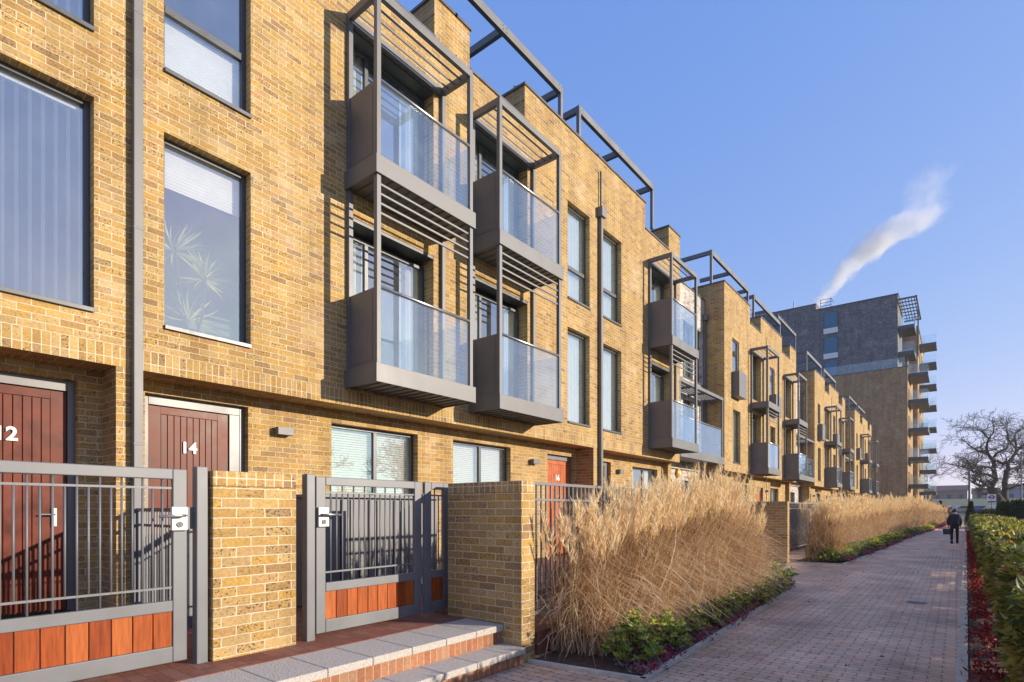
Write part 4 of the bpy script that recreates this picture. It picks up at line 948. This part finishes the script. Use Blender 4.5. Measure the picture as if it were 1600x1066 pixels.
def tree(label, x, y, z0, h, seed, r0=.3, spread=1., levels=6, m='bark', tm=None, lean=(0, 0), fork=2, name='bare_tree', gnarl=.35, minr=.012, up=.25, first=.28, tb=1.):
    rs_ = random.Random(seed); t = T(name, label, 'tree', (x, y, z0)); tk = MB(); cr = MB()
    def grow(p, d, L, r, lv):
        n = 4; pts = [p.copy()]; q = p.copy(); dd = d.copy()
        for i in range(n):
            dd = (dd+Vector((rs_.gauss(0, gnarl), rs_.gauss(0, gnarl), rs_.gauss(0, gnarl)*.6))*.55).normalized(); q = q+dd*L/n; pts.append(q.copy())
        re = max(minr, r*.66); mb = tk if lv >= levels-1 else cr
        sides = 8 if lv >= levels-1 else (5 if lv > 2 else 3)
        mb.tube(pts, [max(minr, r*(1-(1-.66)*i/n)) for i in range(n+1)], sides, cap=False)
        if lv == 0: return
        k = fork if lv == levels else (3 if rs_.random() < .55 else 2)
        for j in range(k):
            ax = Vector((rs_.gauss(0, 1), rs_.gauss(0, 1), rs_.gauss(0, .4))); ax = (ax-dd*ax.dot(dd)).normalized(); a = rs_.uniform(.35, .95)*spread
            nd = (dd*math.cos(a)+ax*math.sin(a)); nd.z += up*(1 if lv > 1 else .3); nd.normalize()
            grow(q, nd, L*rs_.uniform(.68, .92)*tb, re*rs_.uniform(.75, .98), lv-1)
        if lv <= levels-1:
            for j in range(2):
                ax = Vector((rs_.gauss(0, 1), rs_.gauss(0, 1), rs_.gauss(0, .5))).normalized(); w_ = pts[rs_.choice((1, 2, 3))]
                grow(w_, (dd*.5+ax).normalized(), L*rs_.uniform(.4, .6), max(minr, re*.45), max(0, lv-2))
    grow(Vector((x, y, z0)), Vector((lean[0], lean[1], 1)).normalized(), h*first, r0, levels)
    tk.build('trunk', M[m], t, uv=False, smooth=True); cr.build('crown', M[tm or m], t, uv=False, smooth=True)
    return t
def big_tree(label):
    d0 = 87.; s_, c_ = math.sin(YAW), math.cos(YAW); rs_ = random.Random(4)
    def P(zx, zy, dd=0.):
        u, v = 1480+zx/5.333, 640+zy/5.333; d = d0+dd; q = (u-800)/870*d
        return Vector((-s_*d+c_*q, c_*d+s_*q, EYE+(797-v)*d/870))
    base = P(470, 860); t = T('bare_tree', label, 'tree', (base.x, base.y, 0)); tk = MB(); cr = MB()
    limbs = [([(470, 880), (468, 800), (430, 745), (385, 695), (360, 655)], .50, .36, 0), ([(360, 655), (385, 610), (398, 555), (385, 480), (380, 420)], .34, .22, .5), ([(380, 420), (345, 375), (328, 310), (350, 245), (385, 195), (378, 110)], .2, .05, -1),
      ([(382, 410), (420, 430), (468, 452), (505, 440), (548, 398), (590, 340), (640, 300)], .18, .09, 1), ([(475, 800), (478, 700), (478, 610), (492, 520), (500, 460)], .40, .22, 1.5), ([(500, 455), (560, 380), (575, 320), (560, 240), (590, 180)], .18, .05, 1.5),
      ([(385, 500), (345, 480), (262, 476), (200, 497), (150, 483), (95, 465), (25, 455)], .16, .03, -2), ([(362, 650), (325, 628), (292, 636), (264, 632)], .2, .16, -.5), ([(300, 625), (280, 598), (245, 588)], .08, .03, -1), ([(393, 560), (335, 540), (268, 535), (212, 520), (183, 450), (150, 412)], .17, .04, 1),
      ([(500, 510), (555, 492), (610, 470), (660, 440), (720, 420)], .2, .1, 2), ([(475, 665), (560, 642), (640, 625), (720, 600)], .14, .07, -1), ([(343, 372), (262, 350), (180, 300), (115, 240)], .13, .03, 0), ([(350, 245), (300, 195), (220, 170), (138, 155)], .1, .03, 1), ([(385, 400), (440, 350), (510, 290), (500, 220)], .13, .04, -2), ([(640, 300), (690, 230), (700, 150)], .12, .04, 2), ([(575, 330), (520, 270), (500, 190), (480, 140)], .1, .03, 0), ([(580, 370), (620, 420), (660, 460)], .08, .03, 3), ([(455, 760), (440, 700), (400, 660), (370, 655)], .14, .08, 2)]
    def sub(p, d, L, r, lv):
        pts = [p]; q = p.copy(); dd = d.copy()
        for i in range(3): dd = (dd+Vector((rs_.gauss(0, .35), rs_.gauss(0, .35), rs_.gauss(0, .3)))).normalized(); q = q+dd*L/3; pts.append(q.copy())
        cr.tube(pts, [r, r*.85, r*.72, r*.6], 4 if lv > 1 else 3, cap=False)
        if lv:
            for j in range(3):
                nd = (dd+Vector((rs_.gauss(0, .7), rs_.gauss(0, .7), rs_.gauss(.12, .5)))).normalized(); sub(pts[rs_.choice((1, 2, 3, 3))], nd, L*rs_.uniform(.55, .85), max(.018, r*.62), lv-1)
    for pts, ra, rb, dz in limbs:
        n = len(pts); Q = [P(x, y, dz*math.sin(i/(n-1)*1.6)*1.2) for i, (x, y) in enumerate(pts)]
        # gnarled in-between points
        F = []
        for i in range(n-1):
            F.append(Q[i]); F.append((Q[i]+Q[i+1])/2+Vector((rs_.gauss(0, .1), rs_.gauss(0, .1), rs_.gauss(0, .1))))
        F.append(Q[-1]); rr = [1.25*(ra+(rb-ra)*i/(len(F)-1)) for i in range(len(F))]
        (tk if ra > .3 else cr).tube(F, rr, 8, cap=True)
        if ra < .3:
            for i in range(2, len(F)):
                for j in range(2):
                    dr_ = (F[i]-F[i-1]).normalized(); nd = (dr_*.5+Vector((rs_.gauss(0, .8), rs_.gauss(0, .8), rs_.gauss(.25, .5)))).normalized()
                    sub(F[i], nd, rs_.uniform(1.0, 1.8), max(.035, rr[i]*.42), 3)
            sub(F[-1], (F[-1]-F[-2]).normalized(), 1.6, rr[-1]*.8, 3)
    tk.build('trunk', M['bark'], t, uv=False, smooth=True); cr.build('crown', M['bark'], t, uv=False, smooth=True)
big_tree('large gnarled bare tree with a forked dark trunk at the right edge')
tree('fine branched bare tree between the tower and the lamp post', -2.2, 132, .4, 15, 5, r0=.28, levels=6, tm='twig', m='twig', minr=.02, up=.3)
for i in range(5): tree('brownish bare tree in the thicket at the right edge', 15+i*4.2, 170+i*7, 1.2, 13+i, 30+i, r0=.3, levels=5, tm='twig', m='twig', minr=.05, spread=1.1, group=None) if False else None
tg = 'bare trees in the distant thicket at the right'
for i in range(6):
    o = tree('brownish bare tree of the distant thicket behind the right hand lamp post', 13+i*5, 165+(i % 3)*14, 1.+(i % 3)*.6, 13+i % 3*2, 30+i, r0=.3, levels=5, tm='twig', m='twig', minr=.06, spread=1.15); o['group'] = tg
# trees across the road, outside the frame, that the window glass mirrors
for i, (x, y, h) in enumerate(((30, 27, 9), (27, 36, 9.5), (34, 44, 10), (27, 52, 9), (36, 20, 9), (30, 62, 11), (34, 80, 11))):
    o = tree('bare street tree across the road to the right of the path', x, y, 0, h, 60+i, r0=.26, levels=6, minr=.02, gnarl=.4); o['group'] = 'bare street trees across the road'
# unseen hedge across the verge, added to shade the path low down
hedge('unseen evergreen hedge added beyond the frame to shade the path from the right', 6.2, 7.6, -6, 46, .95, 4500, .22, 'dkleaf', top_var=.3, name='shade_hedge')

# ------------------------------------------------------------ street things
def lamp_post(x, y, h, label, m, r=.06, arm=0):
    t = T('lamp_post', label, 'lamp post', (x, y, 0)); p = MB(); p.tube([(x, y, 0), (x, y, 1.1), (x, y, 1.15), (x, y, h)], [r*1.6, r*1.6, r, r*.8], 10); p.build('post', m, t, smooth=True, uv=False)
    l = MB(); l.box(x-.1, x+.1+arm, y-.09, y+.09, h, h+.1); l.build('lantern', m, t, bevel=.02)
lamp_post(.85, 63, 5.1, 'dark slim lamp post behind the small conifer', M['frame'], .085)
lamp_post(4.25, 63.5, 6.3, 'pale grey slim lamp post near the right edge', M['metal_lt'], .06)
sg = T('transport_sign', 'white sign panel with a red ring and dark bar on a pole', 'sign', (2.93, 79, 0))
p = MB(); p.tube([(2.93, 79.05, 0), (2.93, 79.05, 2.3)], .04, 8); p.build('pole', M['metal_lt'], sg, uv=False)
p = MB(); p.box(2.56, 3.30, 79, 79.06, 2.28, 3.18); p.build('panel', M['white'], sg)
ring = MB(); n_ = 28
for i in range(n_):
    a, b = 2*math.pi*i/n_, 2*math.pi*(i+1)/n_
    ring.quad(*[(2.93+rr_*math.cos(t_), 78.992, 2.86+rr_*math.sin(t_)) for rr_, t_ in ((.24, a), (.24, b), (.15, b), (.15, a))])
ring.build('red_ring', simple('sign_red', (.5, .02, .03), .4), sg); p = MB(); p.box(2.63, 3.23, 78.975, 78.988, 2.81, 2.91); p.box(2.62, 3.24, 78.975, 78.99, 2.30, 2.44); p.build('blue_bar', simple('sign_blue', (.02, .03, .20), .4), sg)

def car(label, x, y, z0, paint, rz=0., s=1.):
    t = T('parked_car', label, 'car', (x, y, z0), rz=rz)
    def add(mb, name, m, par, **k):   # local coordinates, unrotated
        me = mb.build(name, m, None, **k); me.parent = par; return me
    c = simple('car_paint_%s' % label[:6].strip(), paint, .25, .2, .03)
    b = MB(); prof = [(-2.1, .35), (-2.12, .75), (-1.9, .92), (-1.15, .98), (-.55, 1.42), (.75, 1.45), (1.5, 1.02), (2.05, .92), (2.15, .7), (2.12, .32), (1.75, .25), (-1.8, .25)]
    b.extr(prof, 'y', -.85, .85); body = add(b, 'body', c, t, bevel=.06)
    w_ = MB(); w_.extr([(-1.0, 1.0), (-.52, 1.36), (.68, 1.39), (1.3, 1.03)], 'y', -.863, .863); add(w_, 'side_windows', M['dark'], t)
    for sx in (-1.35, 1.35):
        for sy in (-.8, .8):
            w_ = MB(); w_.tube([(sx, sy-.1, .32), (sx, sy+.1, .32)], .32, 16); wh = add(w_, 'wheel', M['tyre'], t)
            r_ = MB(); r_.tube([(sx, sy-.11, .32), (sx, sy+.11, .32)], .18, 12); q = add(r_, 'rim', M['steel'], wh)
    for sy in (-.62, .62):
        h_ = MB(); h_.box(2.06, 2.16, sy-.18, sy+.18, .62, .78); add(h_, 'headlight', M['white'], t)
        h_ = MB(); h_.box(-2.15, -2.05, sy-.16, sy+.16, .70, .86); add(h_, 'tail_light', M['door_lit'], t)
    return t
z = gz(118)+.005
car('bright red parked car left of the walking person', -1.9, 119, z, (.50, .03, .03), 1.25)
car('silver blue parked car right behind the walking person', .6, 120, z, (.5, .54, .60), .55)
car('dark blue parked car right of the dark lamp post', 3.1, 118, z, (.05, .08, .22), 1.2)
car('white parked car between the two small conifers', 4.9, 121, z, (.7, .7, .7), 1.3)
car('pale teal parked car in front of the gnarled tree', 7.2, 119.5, z, (.22, .34, .38), .3)
car('pink red parked car nearest the tower corner', -4.6, 119, z, (.5, .12, .12), .9)
# far buildings on the rise
def far(label, x0, x1, y, h, wc, pitch=2., gables=0, z0=4.9):
    t = T('distant_house', label, 'house', ((x0+x1)/2, y, z0)); b = MB(); b.box(x0, x1, y, y+9, z0-.5, z0+h); b.build('wall', simple('far_wall_'+label[:5], wc, .9), t)
    r_ = MB(); r_.extr([(y-.4, z0+h), (y+9.4, z0+h), (y+4.5, z0+h+pitch)], 'x', x0-.3, x1+.3); r_.build('roof', simple('far_roof_'+label[:5], (.22, .11, .09), .9), t)
    k = max(2, int((x1-x0)/3.))
    for i in range(k):
        w_ = MB(); a = x0+(i+.3)*(x1-x0)/k
        for zz in (z0+.8,): w_.box(a, a+1.2, y-.04, y-.001, zz, zz+1.4)
        w_.build('window', M['frame'], t)
far('brick bungalow with red tiled roof on the rise beside the tower', -14, 3, 262, 3.8, (.30, .19, .155))
far('pale gabled house on the rise behind the lamp post', 4.5, 12, 262, 2.6, (.36, .31, .28))
far('lavender grey house on the rise behind the transport sign', 13.2, 29, 258, 3.8, (.30, .28, .34))
shrub('rusty_shrub', 'rusty orange leaved bush at the far end of the grass bank', 'shrub', -2.9, 101.5, .9, .7, 1.75, 500, .2, m='rust', z0=.3)
bn = MB(); bn.box(-9, -3., 175, 175.1, 2.0, 3.1); setp(bn.build('red_banner', simple('red_banner_cloth', (.6, .10, .07), .7), org=(-6, 175, 2.)), 'long low red banner on the grassy rise', 'banner')

# ------------------------------------------------------------ person
def skin(name, joints, edges, radii, m, parent, sub=2):
    me = bpy.data.meshes.new(name); me.from_pydata(joints, edges, []); ob = bpy.data.objects.new(name, me); COL.objects.link(ob)
    ob.modifiers.new('skin', 'SKIN'); 
    for i, r in enumerate(radii): me.skin_vertices[0].data[i].radius = (r, r*.9) if not isinstance(r, tuple) else r
    me.skin_vertices[0].data[0].use_root = True
    s = ob.modifiers.new('sub', 'SUBSURF'); s.levels = s.render_levels = sub
    bpy.context.view_layer.update(); nm = bpy.data.meshes.new_from_object(ob.evaluated_get(bpy.context.evaluated_depsgraph_get()))
    bpy.data.objects.remove(ob); nm.materials.clear(); nm.materials.append(m); nm.name = name
    for p_ in nm.polygons: p_.use_smooth = True
    ob = bpy.data.objects.new(name, nm); COL.objects.link(ob); ob.parent = parent; return ob
def person():
    px, py = -.08, 31.2
    t = T('person', 'person in a dark padded coat walking away along the path', 'person', (px, py, .0)); t.scale = (.95, .95, .95)
    skn = simple('skin', (.5, .3, .22), .6)
    J = [(0, 0, .86), (0, .01, 1.05), (0, 0, 1.25), (0, .0, 1.33), (0, .02, 1.40), (0, .03, 1.50), (0, .02, 1.57),
         (-.09, 0, .82), (-.10, .05, .46), (-.10, -.02, .09), (-.10, .10, .03),
         (.09, 0, .82), (.10, .10, .47), (.10, .22, .10), (.10, .33, .05),
         (-.17, 0, 1.28), (-.225, -.03, 1.03), (-.215, .05, .82), (-.215, .08, .74),
         (.17, 0, 1.28), (.225, .0, 1.03), (.215, .09, .84), (.21, .12, .77)]
    E_ = [(0, 1), (1, 2), (2, 3), (3, 4), (4, 5), (5, 6), (0, 7), (7, 8), (8, 9), (9, 10), (0, 11), (11, 12), (12, 13), (13, 14), (2, 15), (15, 16), (16, 17), (17, 18), (2, 19), (19, 20), (20, 21), (21, 22)]
    Rr = [.13, .12, .13, .06, .05, .09, .075, .085, .055, .038, .035, .085, .055, .038, .035, .06, .045, .032, .03, .06, .045, .032, .03]
    skin('body', J, E_, Rr, skn, t)
    tr_ = simple('dark_trousers', (.012, .012, .018), .8); ct = simple('navy_padded_coat', (.012, .014, .028), .85, 0, .3, 12., bmp=.6, bsc=14.)
    skin('trousers', [J[0], J[7], J[8], (-.10, -.01, .12), J[11], J[12], (.10, .2, .13)], [(0, 1), (1, 2), (2, 3), (0, 4), (4, 5), (5, 6)], [.15, .10, .07, .055, .10, .07, .055], tr_, t)
    skin('coat', [(0, 0, .72), (0, 0, .95), (0, 0, 1.15), (0, 0, 1.32), J[15], J[16], (-.22, .04, .85), J[19], J[20], (.215, .08, .87)], [(0, 1), (1, 2), (2, 3), (2, 4), (4, 5), (5, 6), (2, 7), (7, 8), (8, 9)], [.225, .205, .185, .10, .095, .08, .065, .095, .08, .065], ct, t)
    skin('fur_collar', [(-.09, 0, 1.40), (0, -.09, 1.41), (.09, 0, 1.40)], [(0, 1), (1, 2)], [.04, .05, .04], simple('grey_fur', (.42, .38, .36), .9), t)
    skin('hair', [(0, 0, 1.42), (0, -.01, 1.52), (0, .0, 1.585)], [(0, 1), (1, 2)], [.095, .12, .08], simple('dark_hair', (.03, .02, .016), .7), t)
    skin('hat', [(.02, .02, 1.56), (.03, .02, 1.64)], [(0, 1)], [.09, .06], simple('red_knit', (.35, .04, .05), .9), t)
    for sx, yy, zz in ((-.10, 0, .05), (.10, .24, .07)):
        b = MB(); b.extr([(yy-.09, zz-.05), (yy+.17, zz-.05), (yy+.17, zz-.0), (yy+.04, zz+.08), (yy-.08, zz+.08)], 'x', sx-.05, sx+.05); o = b.build('shoe', M['tyre'], None, bevel=.015); o.parent = t
    bg_ = T('handbag', 'dark bag hanging from the left hand of the walking person', 'bag', (px-.27, py+.08, .42))
    b = MB(); b.extr([(-.10, 0), (.10, 0), (.12, .20), (-.12, .20)], 'y', -.05, .05); o = b.build('pouch', simple('dark_bag_leather', (.03, .035, .06), .4), None, bevel=.02); o.parent = bg_
    b = MB(); b.tube([(-.1, 0, .23), (-.05, 0, .36), (.05, 0, .36), (.1, 0, .23)], .01, 6); o = b.build('strap', M['tyre'], None); o.parent = bg_
person()

# dried seed head plant on the roof terrace
rp = shrub('roof_plant', 'rusty dry potted plant on the roof terrace behind the parapet', 'plant', -7.75, 9.75, .10, .10, .42, 60, .06, m='rust', z0=10.58)

# light winter haze round the whole place
hz = MB(); hz.box(-405, 805, -65, 640, -1.2, 80)
mh, bh, nh = mat('winter_haze'); nh.n.remove(bh)
pv = nh.n.new('ShaderNodeVolumePrincipled'); pv.inputs['Color'].default_value = (.93, .95, 1, 1); pv.inputs['Density'].default_value = .00028; pv.inputs['Anisotropy'].default_value = .2
nh.l.new(pv.outputs[0], nh.n['Material Output'].inputs['Volume'])
hz_o = hz.build('haze', mh, uv=False); setp(hz_o, 'thin pale winter haze over the distance', 'haze', kind='stuff')

# fallen leaves and straw bits blown over the paving
k = 420; xs = -2.05+2.0*RNG.random(k)**1.6; ys = 3.5+26*RNG.random(k)**1.3
P_ = np.stack([xs-.25*np.minimum(1, (ys-4)/8), ys, np.full(k, .008)], 1); a_ = RNG.random(k)*6.28
V, F, r = leaves(P_, np.stack([np.cos(a_), np.sin(a_), .05+0*a_], 1), RNG.uniform(.018, .05, k), RNG.uniform(.008, .022, k), .25*RNG.random(k)+.5*(RNG.random(k) < .4))
setp(np_mesh('leaf_litter', V, F, M['straw'], rnd=r, org=(-1, 12, 0)), 'scattered dry leaves and straw bits on the block paving', 'leaf litter', kind='stuff')

# spiky house plant standing inside the middle window of number 14
hp = T('house_plant', 'spiky leaved plant inside the middle left window above door 14', 'plant', (-7.62, 3.0, 3.27))
b = MB(); b.lathe((-7.62, 3.0, 3.27), [(.10, 0), (.14, .30), (.15, .32), (.12, .30)], 16); b.build('pot', M['white'], hp, smooth=True)
b = MB(); b.tube([(-7.62, 3.0, 3.5), (-7.60, 2.86, 4.2), (-7.60, 2.80, 4.75)], [.02, .016, .012], 6); b.tube([(-7.62, 3.0, 3.5), (-7.6, 3.12, 4.0), (-7.6, 3.16, 4.5)], [.02, .016, .012], 6); b.build('stem', M['bark'], hp)
Pp = []; Dp = []
for (y_, z_, k_) in ((2.80, 4.72, 46), (3.16, 4.48, 46), (2.98, 3.9, 30)):
    for _ in range(k_):
        a_ = random.uniform(0, 6.28); e_ = random.uniform(-.5, 1.2); Pp.append((-7.66, y_, z_)); Dp.append((math.cos(a_)*math.cos(e_)*.25, math.sin(a_)*math.cos(e_), math.sin(e_)))
Dp = np.array(Dp); Dp /= np.linalg.norm(Dp, axis=1)[:, None]; k_ = len(Pp)
V, F, r = leaves(np.array(Pp), Dp, RNG.uniform(.28, .46, k_), np.full(k_, .028), .5+.5*RNG.random(k_)); np_mesh('foliage', V, F, M['shrub'], hp, rnd=r, org=(-7.6, 3.0, 4.3))
